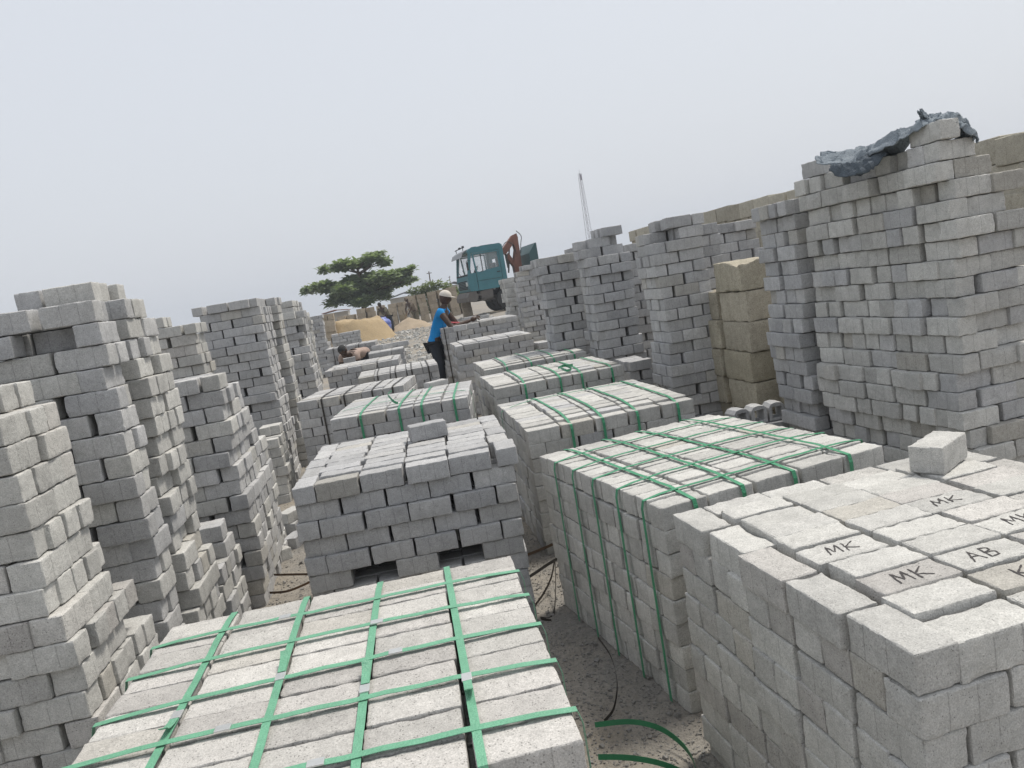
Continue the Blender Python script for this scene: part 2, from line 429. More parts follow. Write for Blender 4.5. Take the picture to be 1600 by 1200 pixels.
    for b in rest:
        hx, hy, hz_ = (L-.005)/2, (W-.005)/2, (H-.002)/2
        c_, s_ = math.cos(b['ry']), math.sin(b['ry']); n = len(V)
        for dx, dy, dz in ((-1, -1, -1), (1, -1, -1), (1, 1, -1), (-1, 1, -1), (-1, -1, 1), (1, -1, 1), (1, 1, 1), (-1, 1, 1)):
            X_, Y_ = dx*hx, dy*hy
            V.append((b['x']+c_*X_-s_*Y_, b['y']+s_*X_+c_*Y_, b['z']+dz*hz_))
        Fc += [(n, n+3, n+2, n+1), (n+4, n+5, n+6, n+7), (n, n+1, n+5, n+4), (n+1, n+2, n+6, n+5), (n+2, n+3, n+7, n+6), (n+3, n, n+4, n+7)]
    if V: link('inner_'+piece+'s', meshpd('inner', V, Fc, M[mk]), root, kind='stuff')
    root_info[root.name] = dict(WX=WX, WY=WY, h=courses*H, sag=sag, root=root)
    return root
root_info = {}

def straps(root, along_y=(), along_x=(), mt='strap', wid=.017, seals=True, seed=0, tails=0, down=None, offs=.0045, slack=.003):
    """packing straps round a strapped cube of bricks: each strap a part, its steel seal a sub-part"""
    rg = random.Random(seed); I = root_info[root.name]; WX, WY, h, sag = I['WX'], I['WY'], I['h'], I['sag']
    zt = lambda x, y: h + offs - sag*max((abs(x)/(WX/2))**4, (abs(y)/(WY/2))**4)
    for k, (ax, u) in enumerate([('y', a) for a in along_y]+[('x', a) for a in along_x]):
        s = rg.uniform(-.012, .012); pts = []; E = (WY if ax == 'y' else WX)/2+.012; n = 14; up = .0022*(k % 2)+(.0025 if ax == 'x' else 0)
        skew = rg.uniform(-.02, .02)
        def P(v, z, q=0): return (u*WX/2+skew*v, v, z) if ax == 'y' else (v, u*WY/2+skew*v, z)
        pts.append(P(-E, .01)); pts.append(P(-E, h*.5)); pts.append(P(-E, zt(*(P(-E*.98, 0)[:2]))-.025)); 
        for i in range(n+1):
            v = -E+.008 + (2*E-.016)*i/n; q = P(v, 0)
            bow = slack*math.sin(i*1.7+s*200)
            pts.append(P(v, zt(q[0], q[1])+up+abs(bow)))
        pts.append(P(E, zt(*(P(E*.98, 0)[:2]))-.025)); pts.append(P(E, h*.5)); pts.append(P(E, .01))
        wd = (1, 0, 0) if ax == 'y' else (0, 1, 0)
        st = link('strap', ribbon_mesh('strap', pts, wid, M[mt], wd), root)
        if seals:
            v = rg.uniform(-.5, .35)*E; q = P(v, 0); z = zt(q[0], q[1])+up+.004
            bm = bmesh.new(); addbox(bm, P(v, z), (wid+.004, .034, .004) if ax == 'y' else (.034, wid+.004, .004), .0008)
            bmobj('seal', bm, M['seal'], st)
            if k < tails:
                d = rg.choice((-1, 1)); a0 = v+.02*d
                tp = [P(a0, z+.002), P(a0+.03*d, z+.005), P(a0+.06*d, z+.012), P(a0+.075*d, z+.022)]
                link('loose_end', ribbon_mesh('loose_end', spline(tp, 4), wid, M[mt], wd), st)

# ------------------------------------------------------------------ ground
def gz(x, y):
    t = min(1, max(0, (y-14)/20)); s = t*t*(3-2*t)
    z = .45*s
    t2 = min(1, max(0, (x-1.5)/3)); z += .15*s*t2
    z += .012*noise.noise(Vector((x*.9, y*.9, 0)))+.006*noise.noise(Vector((x*3.1, y*3.1, 4)))
    if y > 13: z += .03*noise.noise(Vector((x*1.4, y*1.4, 9)))
    return z
def grid(name, xs, ys, zf, mt):
    V = [(x, y, zf(x, y)) for y in ys for x in xs]; n = len(xs)
    Fc = [(j*n+i, j*n+i+1, (j+1)*n+i+1, (j+1)*n+i) for j in range(len(ys)-1) for i in range(n-1)]
    return meshpd(name, V, Fc, mt, True)
xs = [-360, -150, -60, -25, -12]+[-8+.16*i for i in range(101)]+[12, 25, 60, 150, 360]
ys = [-60, -15, -5]+[-2+.16*i for i in range(115)]+[17+.5*i for i in range(60)]+[50, 60, 80, 120, 200, 400, 600]
g = link('ground', grid('ground', xs, ys, gz, M['ground'])); g['kind'] = 'structure'
g['label'] = 'sandy grey gravel ground of the block yard'

# ------------------------------------------------------------------ cubes of bricks in the two middle rows
GP = 'cubes of paving bricks in rows'
def from_px(a, b, h):
    """front-left and front-right top corners (photo pixels) -> footprint corner and yaw"""
    p, q = Z(a[0], a[1], h), Z(b[0], b[1], h); d = q-p
    return p.x, p.y, max(-R(10), min(R(10), math.atan2(d.y, d.x)))

L1 = stack('brick_cube', 'pale brick cube crossed by a grid of flat green straps with steel seals', 'bricks', -.86, 1.335, 0, 5, 10, 9, yaw=-R(1.5), mk='pale', seed=1,
           odd_top=False, jit=.0022, wob=.002, cj=.002, sag=.012, group=GP, rough_yaw=.008)
straps(L1, along_y=(-.62, -.2, .2, .62), along_x=(-.78, -.4, -.04, .34, .7), mt='strap_lt', wid=.019, seed=4, tails=4)

L2 = stack('brick_cube', 'unstrapped grey brick cube with slot openings near its base, one brick lying on top', 'bricks', -.615, 3.68, 0, 5, 10, 10, yaw=-R(3), mk='dark', tone2='grey', seed=2,
           odd_top=True, jit=.004, wob=.006, sag=.02, group=GP,
           skip=lambda c, x, y, r_: c == 4 and (-.33 < x < -.12 or .16 < x < .38) and abs(x) < .42)
L3 = stack('brick_cube', 'grey brick cube with upright green straps and a curled loose strap end on top', 'bricks', -.60, 5.90, 0, 5, 10, 10, yaw=-R(8), mk='grey', seed=3, lod=1,
           odd_top=False, jit=.0022, wob=.002, cj=.002, sag=.025, group=GP)
straps(L3, along_y=(-.55, .02, .33, .78), along_x=(-.3,), mt='strap', wid=.018, seed=9, seals=False)
x, y, a = from_px((461, 628), (640, 599), .9)
L4 = stack('brick_cube', 'grey brick cube bound by black straps behind the one with the curled strap end', 'bricks', x, y, 0, 5, 8, 10, yaw=a, mk='grey', seed=4, lod=1, odd_top=False, sag=.02, jit=.0022, wob=.002, cj=.002, group=GP)
straps(L4, along_y=(-.52, -.1, .4, .8), mt='strap_dk', seed=3, seals=False)
x, y, a = from_px((558, 590), (701, 564), .81)
L6 = stack('brick_cube', 'low grey brick cube with four black straps, in front of the rubble', 'bricks', x, y, 0, 5, 10, 9, yaw=a, mk='grey', seed=6, lod=1, odd_top=False, sag=.025, jit=.0022, wob=.002, cj=.002, group=GP)
straps(L6, along_y=(-.5, -.05, .35, .75), mt='strap_dk', seed=5, seals=False)
p = Z(507, 577, .92)
L5 = stack('brick_cube', 'unstrapped grey brick cube with a single brick on its left edge', 'bricks', p.x, p.y, 0, 5, 10, 10, yaw=-R(3), mk='grey', tone2='pale', seed=5, lod=1, odd_top=True, sag=.03, group=GP)
p = Z(509, 549, .95)
L7 = stack('brick_cube', 'brick cube with black straps before the bending man', 'bricks', p.x, p.y, 0, 5, 8, 11, yaw=-R(3), mk='grey', seed=7, lod=2, odd_top=False, sag=.02, group=GP)
straps(L7, along_y=(-.7, -.25, .3), mt='strap_dk', seed=6, seals=False)
p = Z(573, 553, .9)
L8 = stack('brick_cube', 'flat-topped brick cube beside the rubble, loose bricks lying along its top', 'bricks', p.x, p.y, 0, 3, 8, 10, yaw=-R(2), mk='grey', seed=8, lod=2, odd_top=False, sag=.02, group=GP)
p = Z(487, 546, .9)
L9 = stack('brick_cube', 'brick cube with green netting thrown over its top beside the leaning stacks', 'bricks', p.x-.5, p.y+.9, 0, 4, 6, 11, yaw=-R(2), mk='grey', seed=18, lod=2, odd_top=False, sag=.02, group=GP)
p = Z(518, 521, 1.15)
L10 = stack('brick_cube', 'long low brick stack before the yellow sand heap', 'bricks', p.x, p.y, gz(p.x, p.y)-.02, 4, 4, 10, yaw=R(6), mk='grey', seed=19, lod=2, odd_top=False, group=GP)

R1 = stack('brick_cube', 'unstrapped brick cube with MK and AB scrawled on its top bricks', 'bricks', .835, 1.255, -.04, 5, 10, 10, yaw=R(3.8), mk='warm', tone2='pale', seed=11, odd_top=True,
           jit=.0042, wob=.004, cj=.004, sag=.03, group=GP)
R2 = stack('brick_cube', 'pale brick cube with green straps both ways, beside the cube with handwriting', 'bricks', .80, 2.53, 0, 5, 12, 9, yaw=R(10), mk='warm', size=(.197, .0985, .09), seed=12, odd_top=False,
           jit=.0022, wob=.002, cj=.002, sag=.02, group=GP)
straps(R2, along_y=(-.72, -.3, .12, .66), along_x=(-.8, -.45, -.1, .25, .62), mt='strap', wid=.017, seed=14, seals=False)
R3 = stack('brick_cube', 'domed brick cube with four green straps, second from the cube with handwriting', 'bricks', .66, 4.47, 0, 5, 12, 9, mk='warm', tone2='grey', seed=13, lod=1, odd_top=False, jit=.0022, wob=.002, cj=.002, sag=.045, group=GP)
straps(R3, along_y=(-.5, -.12, .28, .8), mt='strap', seed=15, seals=False); straps(R3, along_x=(.5,), mt='strap', seed=16, seals=False)
R4 = stack('brick_cube', 'domed brick cube with a knot of green strap lying on its top', 'bricks', .69, 5.98, 0, 5, 10, 10, mk='warm', tone2='grey', seed=14, lod=1, odd_top=False, sag=.04, jit=.0022, wob=.002, cj=.002, group=GP)
straps(R4, along_y=(-.52, 0, .35, .8), mt='strap', seed=17, seals=False)
R5 = stack('brick_cube', 'domed green-strapped brick cube just before an unstrapped one with running bond front', 'bricks', .80, 7.55, 0, 5, 10, 10, mk='warm', tone2='grey', seed=15, lod=1, odd_top=False, sag=.04, jit=.0022, wob=.002, cj=.002, group=GP)
straps(R5, along_y=(-.55, -.1, .35, .75), mt='strap', seed=18, seals=False)
R6 = stack('brick_cube', 'unstrapped brick cube with pale top and neat running bond front, before the man in blue', 'bricks', .77, 10.35, 0, 5, 10, 11, mk='grey', tone2='pale', seed=16, lod=2, odd_top=True, sag=.03, group=GP)
R7 = stack('brick_cube', 'tall brick cube with black straps on its corner where the man in blue works', 'bricks', .75, 12.45, 0, 6, 10, 13, mk='grey', tone2='pale', seed=17, lod=2, odd_top=False, sag=.02, group=GP)
straps(R7, along_y=(-.9, -.6), mt='strap_dk', seed=19, seals=False)
R8 = stack('brick_cube', 'brick cube with scattered bricks on top, before the truck', 'bricks', 1.0, 14.6, 0, 6, 8, 12, mk='grey', tone2='pale', seed=20, lod=2, odd_top=False, sag=.03, group=GP)

# handwriting on the top of the unstrapped cube
GL = {'M': [[(0, 0), (.12, 1), (.42, .25), (.75, 1), (.9, 0)]], 'K': [[(.1, 1), (.15, 0)], [(.8, .95), (.12, .45), (.9, .02)]],
      'A': [[(0, 0), (.45, 1), (.85, 0)], [(.15, .4), (.72, .42)]], 'B': [[(.1, 0), (.12, 1), (.6, .85), (.6, .62), (.14, .52), (.7, .38), (.68, .1), (.1, 0)]]}
def scrawl(text, px, py, w_, h_, skew):
    o = Z(px, py, .86); o = R1.matrix_basis.inverted() @ o
    if len(text) > 0:      # written within the face of one brick
        c = min((b for b in R1.children if b.name.startswith('brick') and b.location.z > .8 and abs(math.sin(b.rotation_euler.z)) < .5), key=lambda b: (Vector((b.location.x, b.location.y))-Vector((o.x+w_*.9, o.y+h_*.5))).length)
        o = Vector((c.location.x-w_*(.95 if len(text) > 1 else .45)+rnd.uniform(-.02, .02), c.location.y-h_*.5, 0))
    V = []; Fc = []
    for n, ch in enumerate(text):
        for st in GL[ch]:
            pts = []
            for i in range(len(st)-1):
                for k in range(5):
                    t = k/5; pts.append((st[i][0]*(1-t)+st[i+1][0]*t, st[i][1]*(1-t)+st[i+1][1]*t))
            pts.append(st[-1]); P = []
            for q in pts:
                xx, yy = (n*1.1+q[0]+q[1]*skew)*w_, q[1]*h_
                P.append(Vector((o.x+xx+rnd.gauss(0, .0008), o.y+yy+rnd.gauss(0, .0008), 0)))
            for i, p in enumerate(P):
                t = (P[min(i+1, len(P)-1)]-P[max(0, i-1)]).normalized(); s = Vector((-t.y, t.x, 0))*rnd.uniform(.0013, .0028)
                V += [p-s, p+s]
                if i: k = len(V); Fc.append((k-4, k-3, k-1, k-2))
    # lay it on the bricks below
    me = meshpd('handwriting', V, Fc, M['pencil'])
    return me
SCR = [('MK', 1262, 858, .042, .05, .3, 'MK scrawled in charcoal'), ('MK', 1462, 795, .042, .045, .3, 'MK scrawled in charcoal'), ('MK', 1378, 922, .044, .055, .2, 'MK scrawled in bold charcoal'),
       ('AB', 1508, 884, .04, .055, .25, 'AB scrawled in charcoal'), ('K', 1552, 908, .05, .05, .2, 'K scrawled in charcoal'), ('MK', 1560, 832, .042, .05, .2, 'MK scrawled in charcoal')]
top_bricks = [o for o in R1.children if o.name.startswith('brick') and o.location.z > .9-BH]
from mathutils.bvhtree import BVHTree
def top_z(root, pts, zmin):
    vv, ff = [], []
    for o in root.children:
        if o.type != 'MESH' or o.location.z < zmin or not o.name.startswith('brick'): continue
        mb = Matrix.LocRotScale(o.location, o.rotation_euler.to_quaternion(), None); n = len(vv)
        vv += [mb @ v.co for v in o.data.vertices]; ff += [[n+i for i in p.vertices] for p in o.data.polygons]
    bt = BVHTree.FromPolygons(vv, ff); out = []
    for p in pts:
        h = bt.ray_cast(Vector((p[0], p[1], 3)), Vector((0, 0, -1))); out.append(h[0].z if h[0] else zmin+BH)
    return out
for (t, px, py, w_, h_, sk, lb) in SCR:
    me = scrawl(t, px, py, w_, h_, sk)
    zs = top_z(R1, [v.co for v in me.vertices], .8)
    for v, z in zip(me.vertices, zs): v.co.z = z+.0012
    o = link('handwriting', me, R1); o['label'] = lb

# ------------------------------------------------------------------ tall free-standing stacks, left side
GS = 'tall stacks of paving bricks'
def tall(label, xr, yf, nx, ny, c, seed, mk='grey', lod=0, z0=None, **kw):
    """given by its front-right corner"""
    x0 = xr-nx*(BL+.0055)
    kw.setdefault('wob', .014); kw.setdefault('jit', .007); kw.setdefault('group', GS); kw.setdefault('cj', .008); kw.setdefault('gap', .0055); kw.setdefault('rough_yaw', .02)
    return stack('brick_stack', label, 'brick stack', x0, yf, gz(xr, yf)-.012 if z0 is None else z0, nx, ny, c, mk=mk, seed=seed, lod=lod, **kw)
tall('pale brick stack with a crumbling uneven top, beside the green-gridded pale brick cube', -1.125, 2.50, 3, 6, 19, 31, 'warm', tone2='pale', wob=.014, jit=.009, lean=(-.045, 0), top=lambda x, y: 7 if y > .2 else (12 if y > .1 else (17 if x > .12 else (18 if y > -.1 or x > -.1 else 19))))
tall('tall grey stack with a dark missing-brick hole near its top', -1.125, 3.26, 3, 2, 22, 32, 'grey', tone2='warm', wob=.010,
     skip=lambda c, x, y, r_: c == 19 and .0 < x < .14 and y < 0, top=lambda x, y: 22 if x < -.22 else 21)
tall('tall stack with two bricks topping it, close behind the stack with a hole', -1.115, 3.60, 2, 4, 22, 33, 'warm', tone2='grey', jit=.010, top=lambda x, y: 22 if x < .02 else (21 if y < .1 else 20))
tall('shoulder-high grey stack with loose bricks on its stepped top', -1.03, 4.66, 3, 6, 16, 34, 'grey', tone2='warm', lod=0, top=lambda x, y: 16 if (y < -.05 and abs(x) > .1) else (15 if y < .2 else 14))
tall('lower ragged brick stack stepping down behind the shoulder-high stack', -1.05, 5.34, 2, 4, 12, 35, 'grey', tone2='warm', lod=1, top=lambda x, y: 12 if y < 0 else 10)
tall('knee-high stepped brick pile at the foot of the shoulder-high stack', -1.1, 4.12, 2, 4, 7, 36, 'grey', tone2='warm', top=lambda x, y: 7 if y > 0 else 5)
tall('waist-high narrow brick pile on the sandy ground beside the cubes', -1.22, 7.35, 1, 4, 8, 37, 'warm', lod=1, top=lambda x, y: 8 if y > 0 else 7)
tall('pale brick stack topped by one brick, rising behind the shoulder-high stack', -1.66, 7.0, 2, 4, 21, 38, 'warm', lod=1, tone2='pale', top=lambda x, y: 21 if -.12 < x < .1 and y < 0 else 20)
tall('tall straight grey stack with a dark upright split in its front', -1.30, 8.3, 3, 6, 22, 39, 'grey', lod=1, jit=.009)
tall('tall stack right behind the split grey stack', -1.22, 9.02, 2, 4, 22, 40, 'warm', lod=1, tone2='grey')
tall('tall grey stack with a bulging side next to the low black-strapped cube', -1.08, 10.0, 2, 6, 20, 41, 'grey', lod=2, tone2='warm', top=lambda x, y: 20 if y > -.2 else 14)
tall('tall stack with a flat top, between the bulging and the last brick stacks', -1.3, 11.3, 2, 6, 22, 42, 'warm', lod=2)
tall('tall pale stack between the flat-topped stack and the sand heap', -1.45, 13.2, 2, 6, 22, 43, 'grey', lod=2)
tall('straight-sided far stack beside the yellow sand heap', -1.72, 20.4, 2, 4, 18, 44, 'dark', lod=2, tone2='grey')
tall('far stack behind the straight-sided one', -1.75, 17.4, 2, 4, 20, 45, 'warm', lod=2)

# ------------------------------------------------------------------ tall stacks, right side
def tallr(label, xl, yf, nx, ny, c, seed, mk='grey', lod=0, **kw):
    kw.setdefault('wob', .014); kw.setdefault('jit', .007); kw.setdefault('group', GS); kw.setdefault('cj', .008); kw.setdefault('gap', .0055); kw.setdefault('rough_yaw', .02)
    return stack('brick_stack', label, 'brick stack', xl, yf, gz(xl, yf)-.012, nx, ny, c, mk=mk, seed=seed, lod=lod, **kw)
T1 = tallr('big long tall stack with a grey cloth draped over its top bricks', 2.565, 3.20, 2, 10, 23, 51, 'warm', tone2='grey', yaw=R(5), wob=.022, cj=.011, jit=.011, odd_top=True, rough_yaw=.03,
      top=lambda x, y: 23 if (x < -.1 and (-.5 < y < -.25 or y > .42)) else (22 if x < .02 else (21 if x < .12 else 18)))
tallr('narrow blue-grey stack next to the tan block column', 2.46, 4.36, 2, 4, 21, 53, 'dark', tone2='grey', wob=.020, jit=.008, lean=(-.015, .0))
tallr('tall square grey stack with a ragged stepped top', 2.12, 5.9, 2, 4, 22, 54, 'grey', lod=1, tone2='dark', wob=.018, lean=(.012, 0), top=lambda x, y: 22 if x > -.1 else (21 if y > 0 else 20))
tallr('narrow stack in the shade between the square stack and the tan blocks', 2.60, 6.15, 1, 4, 21, 55, 'dark', lod=1)
tallr('set-back tall stack behind the tan block column', 3.05, 6.75, 2, 4, 21, 56, 'grey', lod=1, tone2='dark', top=lambda x, y: 21 if x > -.12 else 20)
tallr('tall straight stack crowned by a small heap of bricks', 1.97, 7.28, 2, 4, 23, 57, 'dark', lod=1, tone2='grey', wob=.012, lean=(-.018, 0), top=lambda x, y: 20 if y < -.1 else (23 if -.05 < x < .12 else 22))
tallr('tall stack in the gap behind the brick-crowned stack', 2.62, 8.2, 2, 4, 21, 58, 'grey', lod=1)
tallr('tall stack leaning over towards the truck with open joints', 1.70, 8.0, 2, 4, 21, 59, 'dark', lod=1, tone2='grey', lean=(-.04, 0), jit=.009, top=lambda x, y: 21 if -.12 < x < .12 else 20)
tallr('stack hidden behind the leaning one, only its top showing', 2.2, 9.0, 2, 4, 22, 60, 'grey', lod=2)
tallr('far tall stack hiding the back of the truck', 2.28, 13.4, 2, 4, 22, 61, 'grey', lod=2, tone2='warm', top=lambda x, y: 22 if x > -.1 else 21)
tallr('far tall stack with a bright end, overlapping the truck wheel', 2.24, 14.6, 1, 6, 20, 62, 'warm', lod=2)
tallr('far tall stack just behind the one that hides the truck', 2.78, 13.9, 1, 4, 21, 63, 'grey', lod=2)
p = Y(836, 522, 10.6)
tallr('waist-high double pile between the leaning stack and the far stacks', p.x, 10.6, 2, 4, 10, 64, 'dark', lod=2, tone2='grey', top=lambda x, y: 10 if x > 0 else 9)
tallr('low brick row filling the gap at the foot of the square stack', 2.0, 6.6, 1, 4, 9, 65, 'dark', lod=1)

# ------------------------------------------------------------------ tan sandcrete blocks
SB = (.45, .225, .225); GB = 'stacks of large sandcrete blocks'
def blocks(label, x, y, nx, ny, c, seed, mk='yard', lod=2, yaw=0, z0=None, **kw):
    kw.setdefault('wob', .012); kw.setdefault('jit', .008); kw.setdefault('cj', .008)
    return stack('block_stack', label, 'block stack', x, y, gz(x, y)-.015 if z0 is None else z0, nx, ny, c, yaw=yaw, mk=mk, size=SB, gap=.01, seed=seed, lod=lod, group=GB, piece='block', **kw)
TC = blocks('column of tan sandcrete blocks with a broken top corner', 2.74, 5.22, 1, 1, 7, 71, 'tan', lod=0, wob=.02, jit=.014, yaw=R(90), plain_bond=True)
blocks('second tan block column standing right behind the one with a broken corner', 2.735, 5.74, 1, 1, 6, 73, 'tan', lod=0, wob=.02, jit=.012, yaw=R(90), plain_bond=True)
blocks('short tan block pile tucked against the narrow blue-grey stack', 2.87, 4.78, 1, 1, 4, 72, 'tan', lod=0, yaw=R(84), wob=.03, plain_bond=True)
tb = max((o for o in TC.children if o.name.startswith('block')), key=lambda o: o.location.z); tb.data = tb.data.copy()
for v in tb.data.vertices:      # the broken corner of the topmost block
    q = Vector((v.co.x+.16*math.cos(tb.rotation_euler.z), v.co.y-.08, v.co.z-.11)); d_ = q.length+.03*noise.noise(v.co*30)
    if d_ < .17: v.co.z -= (.17-d_)*.28*(v.co.z > -.02)
yy = 4.3; k = 0
for lb in ('block stack at the yard edge beside the cloth-draped stack', 'block stack at the yard edge seen past the cloth-draped stack', 'yard-edge block stack over the tan column', 'yard-edge block stack next to the set-back stack',
           'yard-edge block stack behind the set-back stack', 'tan yard-edge stack over the square stack', 'small-looking yard-edge stack above the square stack', 'yard-edge stack in the gap by the brick-crowned stack', 'last yard-edge block stack behind the leaning stack'):
    n = 10 if k > 0 else 10
    blocks(lb, 5.0+.07*k, yy, 1, 6, n, 80+k, 'yard', lod=1 if k < 3 else 2, z0=-.10+.03*k); yy += 1.40; k += 1
# far wall of block stacks
FW = ['far block stack at the left end of the wall of stacks', 'far block stack above the sand heap crest', 'far block stack over the sand heap slope', 'far block stack behind the blue tank',
      'far block stack right of the blue tank', 'far block stack behind the man in drab clothes', 'far block stack between the two shovelling men', 'far block stack behind the grey sand mound',
      'far block stack behind the man in camouflage', 'far block stack next to the man in camouflage', 'far block stack behind the man in blue', 'far block stack left of the truck bumper']
for i, lb in enumerate(FW):
    px = 524+i*16.6; p = Y(px, 490, 42+.25*math.sin(i*2.1)); n = 5 + (i > 1) + (i > 6)
    blocks(lb, p.x, p.y, 1, 4, n, 100+i, 'fartan', yaw=R(rnd.uniform(-4, 4)), wob=.02)
for i, (px, wy, n, lb) in enumerate([(503, 30, 6, 'far tan block stack between the straight-sided brick stack and the sand'), (726, 36, 5, 'far tan block stack under the truck bumper')]):
    p = Y(px, 500, wy); blocks(lb, p.x, p.y, 1, 2, n, 120+i, 'fartan')

# hollow blocks showing behind the strapped cube
def hollow(label, P, rot, seed):
    bm = bmesh.new(); l, w_, h = .115, .12, .125; rg = random.Random(seed)
    # outer shell with two cores, built from walls (x along length, cores open towards y)
    for cx_ in (-l/2+.012, l/2-.012): addbox(bm, (cx_, 0, h/2-.01), (.024, w_, h-.05), .004)
    addbox(bm, (0, 0, .010), (l, w_, .02), .004); addpoly(bm, [(-l/2, h-.045), (-l/2, h-.03), (-l*.32, h-.006), (0, h), (l*.32, h-.006), (l/2, h-.03), (l/2, h-.045), (l*.25, h-.028), (-l*.25, h-.028)], -w_/2, w_/2)
    for v in bm.verts: v.co += Vector(noise.noise_vector(v.co*30+Vector((seed, 0, 0))))*.002
    o = bmobj('hollow_block', bm, M['dark'], None); o.location = P; o.rotation_euler = rot
    tag(o, label, 'block', 'hollow blocks behind the strapped cube')
tallr('low brick pile under the hollow blocks', 2.12, 4.84, 2, 2, 5, 66, 'dark', lod=1)
for i, (px, py) in enumerate(((1164, 640), (1190, 645), (1217, 652))):
    p = Y(px, py, 5.0+.02*i)
    hollow(('small arched hollow block at the open end of its low pile', 'middle one of three small arched hollow blocks on the low pile', 'small arched hollow block next to the tan block pile')[i], (2.20+.135*i, 4.93, 5*BH-.012+.003), (0, 0, R(rnd.uniform(-9, 9))), i)

# ------------------------------------------------------------------ loose bricks
def loose(label, P, rz, mk='warm', rx=0, ry=0, lod=0, seed=0, name='loose_brick', group='loose bricks lying about'):
    me = bricks_for(mk, (BL, BW, BH), lod)[seed % 5]
    o = link(name, me, None, P, (rx, ry, rz)); tag(o, label, 'brick', group); return o
def on_top(root, px, py, zt, rz, label, mk, lod=0, seed=0, flat=0):
    p = Z(px, py, zt+BH*.5); q = root.matrix_basis.inverted() @ p
    zs = top_z(root, [(q.x+dx, q.y+dy) for dx in (-.07, 0, .07) for dy in (-.03, .03)], root_info[root.name]['h']-.15); z = max(zs)
    return loose(label, (p.x, p.y, root.location.z+z+BH/2-.001), rz, mk, lod=lod, seed=seed)
on_top(R1, 1466, 705, .86, R(32), 'single clean brick resting on the cube with handwriting', 'warm', 0, 2)
on_top(L2, 668, 672, .9, R(8), 'dark brick lying on the unstrapped cube with slot openings', 'dark', 0, 3)
on_top(L3, 680, 592, .9, R(28), 'loose brick on the green-strapped cube with the curled strap end', 'grey', 1, 1)
on_top(L5, 545, 557, .9, R(4), 'single brick on the left edge of the unstrapped far cube', 'grey', 1, 2)
for i, (px, py) in enumerate(((590, 543), (604, 541), (618, 538), (630, 536))):
    on_top(L8, px, py, .9, R(rnd.uniform(-30, 30)), 'loose brick on top of the flat-topped cube beside the rubble', 'grey', 2, i)
for i, (px, py) in enumerate(((757, 491), (766, 497), (705, 503), (735, 499), (718, 506))):
    on_top(R8 if i < 2 else R7, px, py, 1.08 if i < 2 else 1.17, R(rnd.uniform(-20, 20)), 'loose brick on the far cube before the truck' if i < 2 else 'loose brick on the cube where the man in blue works', 'grey', 2, i)
gp = lambda px, py: (lambda q: (q.x, q.y))(Z(px, py, .045))
GBK = [(*gp(423, 851), 6, 'warm'), (*gp(425, 843), 4, 'warm'), (*gp(426, 836), 9, 'warm'), (*gp(431, 868), 30, 'warm'), (*gp(461, 842), 75, 'grey'), (*gp(457, 820), 84, 'grey')]
GBL = ['brick in the flat row on the sand, by the knee-high pile', 'middle brick of the flat row on the sand', 'last brick of the flat row on the sand, against the ragged stack', 'brick lying askew on open sand before the flat row',
       'brick on the sand against the cube with slot openings', 'grey brick turned sideways on the sand near the flat row']
for i, (x, y, a, mk) in enumerate(GBK):
    loose(GBL[i], (x, y, gz(x, y)+BH/2-.008), R(a), mk, rx=R(rnd.uniform(-3, 3)), lod=0, seed=i)
gx, gy = gp(457, 820)
loose('brick balanced on another brick by the cube with slot openings', (gx, gy, gz(gx, gy)+BH*1.5-.006), R(60), 'warm', rx=R(4), seed=4)
PL = [o for o in C.objects if o.type == 'EMPTY' and 'knee-high stepped' in o.get('label', '')][0]
for i, (dx, dy, a, c) in enumerate(((-.10, -.16, 10, 5), (.06, -.12, 84, 5), (-.1, .1, 14, 7))):
    loose(('brick lying on the knee-high stepped pile, near its front', 'brick set crosswise on the knee-high stepped pile', 'brick on the upper step of the knee-high pile')[i],
          (PL.location.x+dx, PL.location.y+dy, PL.location.z+c*BH+BH/2+.004), R(a), 'warm', seed=i)

# ------------------------------------------------------------------ strapping left on the ground
def strap_on_ground(label, pts, wid, mt, wd=None, group='cut straps on the ground'):
    P = [Vector((p[0], p[1], gz(p[0], p[1])+.008+p[2])) for p in pts]
    o = link('plastic_strap', ribbon_mesh('plastic_strap', spline(P, 8), wid, M[mt], wd or (0, 0, 1))); tag(o, label, 'strap', group)
G0 = lambda px, py, z=0: (lambda p: (p.x, p.y, z))(Z(px, py, z))
strap_on_ground('green strap curving over gravel between two cubes', [G0(930, 1135, .05), G0(985, 1130, .06), G0(1030, 1140, .05), G0(1065, 1165, .03), G0(1085, 1195, .01), G0(1090, 1230, .0)], .018, 'strap_dg', (0, .6, 1))
strap_on_ground('lower green strap trailing over the gravel', [G0(935, 1185, .03), G0(985, 1187, .03), G0(1040, 1198, .02), G0(1100, 1225, .01)], .018, 'strap_dg', (0, .5, 1))
strap_on_ground('thin dark strap looping beside the gravel aisle', [G0(935, 1000, .15), G0(955, 1030, .12), G0(965, 1070, .06), G0(960, 1110, .02), G0(945, 1130, .0)], .010, 'strap_dk', (0, .4, 1))
strap_on_ground('brown strap loop sticking out of the cube with slot openings', [G0(490, 898, .04), G0(440, 900, .04), G0(405, 902, .05), G0(388, 920, .04), G0(388, 940, .02), G0(400, 945, .01)], .014, 'strap_br', (0, .2, 1))
strap_on_ground('second brown strap crossing the loop on the sand', [G0(490, 908, .03), G0(450, 925, .03), G0(410, 930, .02), G0(395, 945, .01), G0(380, 965, 0)], .014, 'strap_br', (0, .2, 1))
strap_on_ground('dark strap slanting out between two cubes', [G0(800, 880, .05), G0(830, 868, .08), G0(860, 855, .12), G0(880, 845, .15)], .016, 'strap_br', (0, .3, 1))
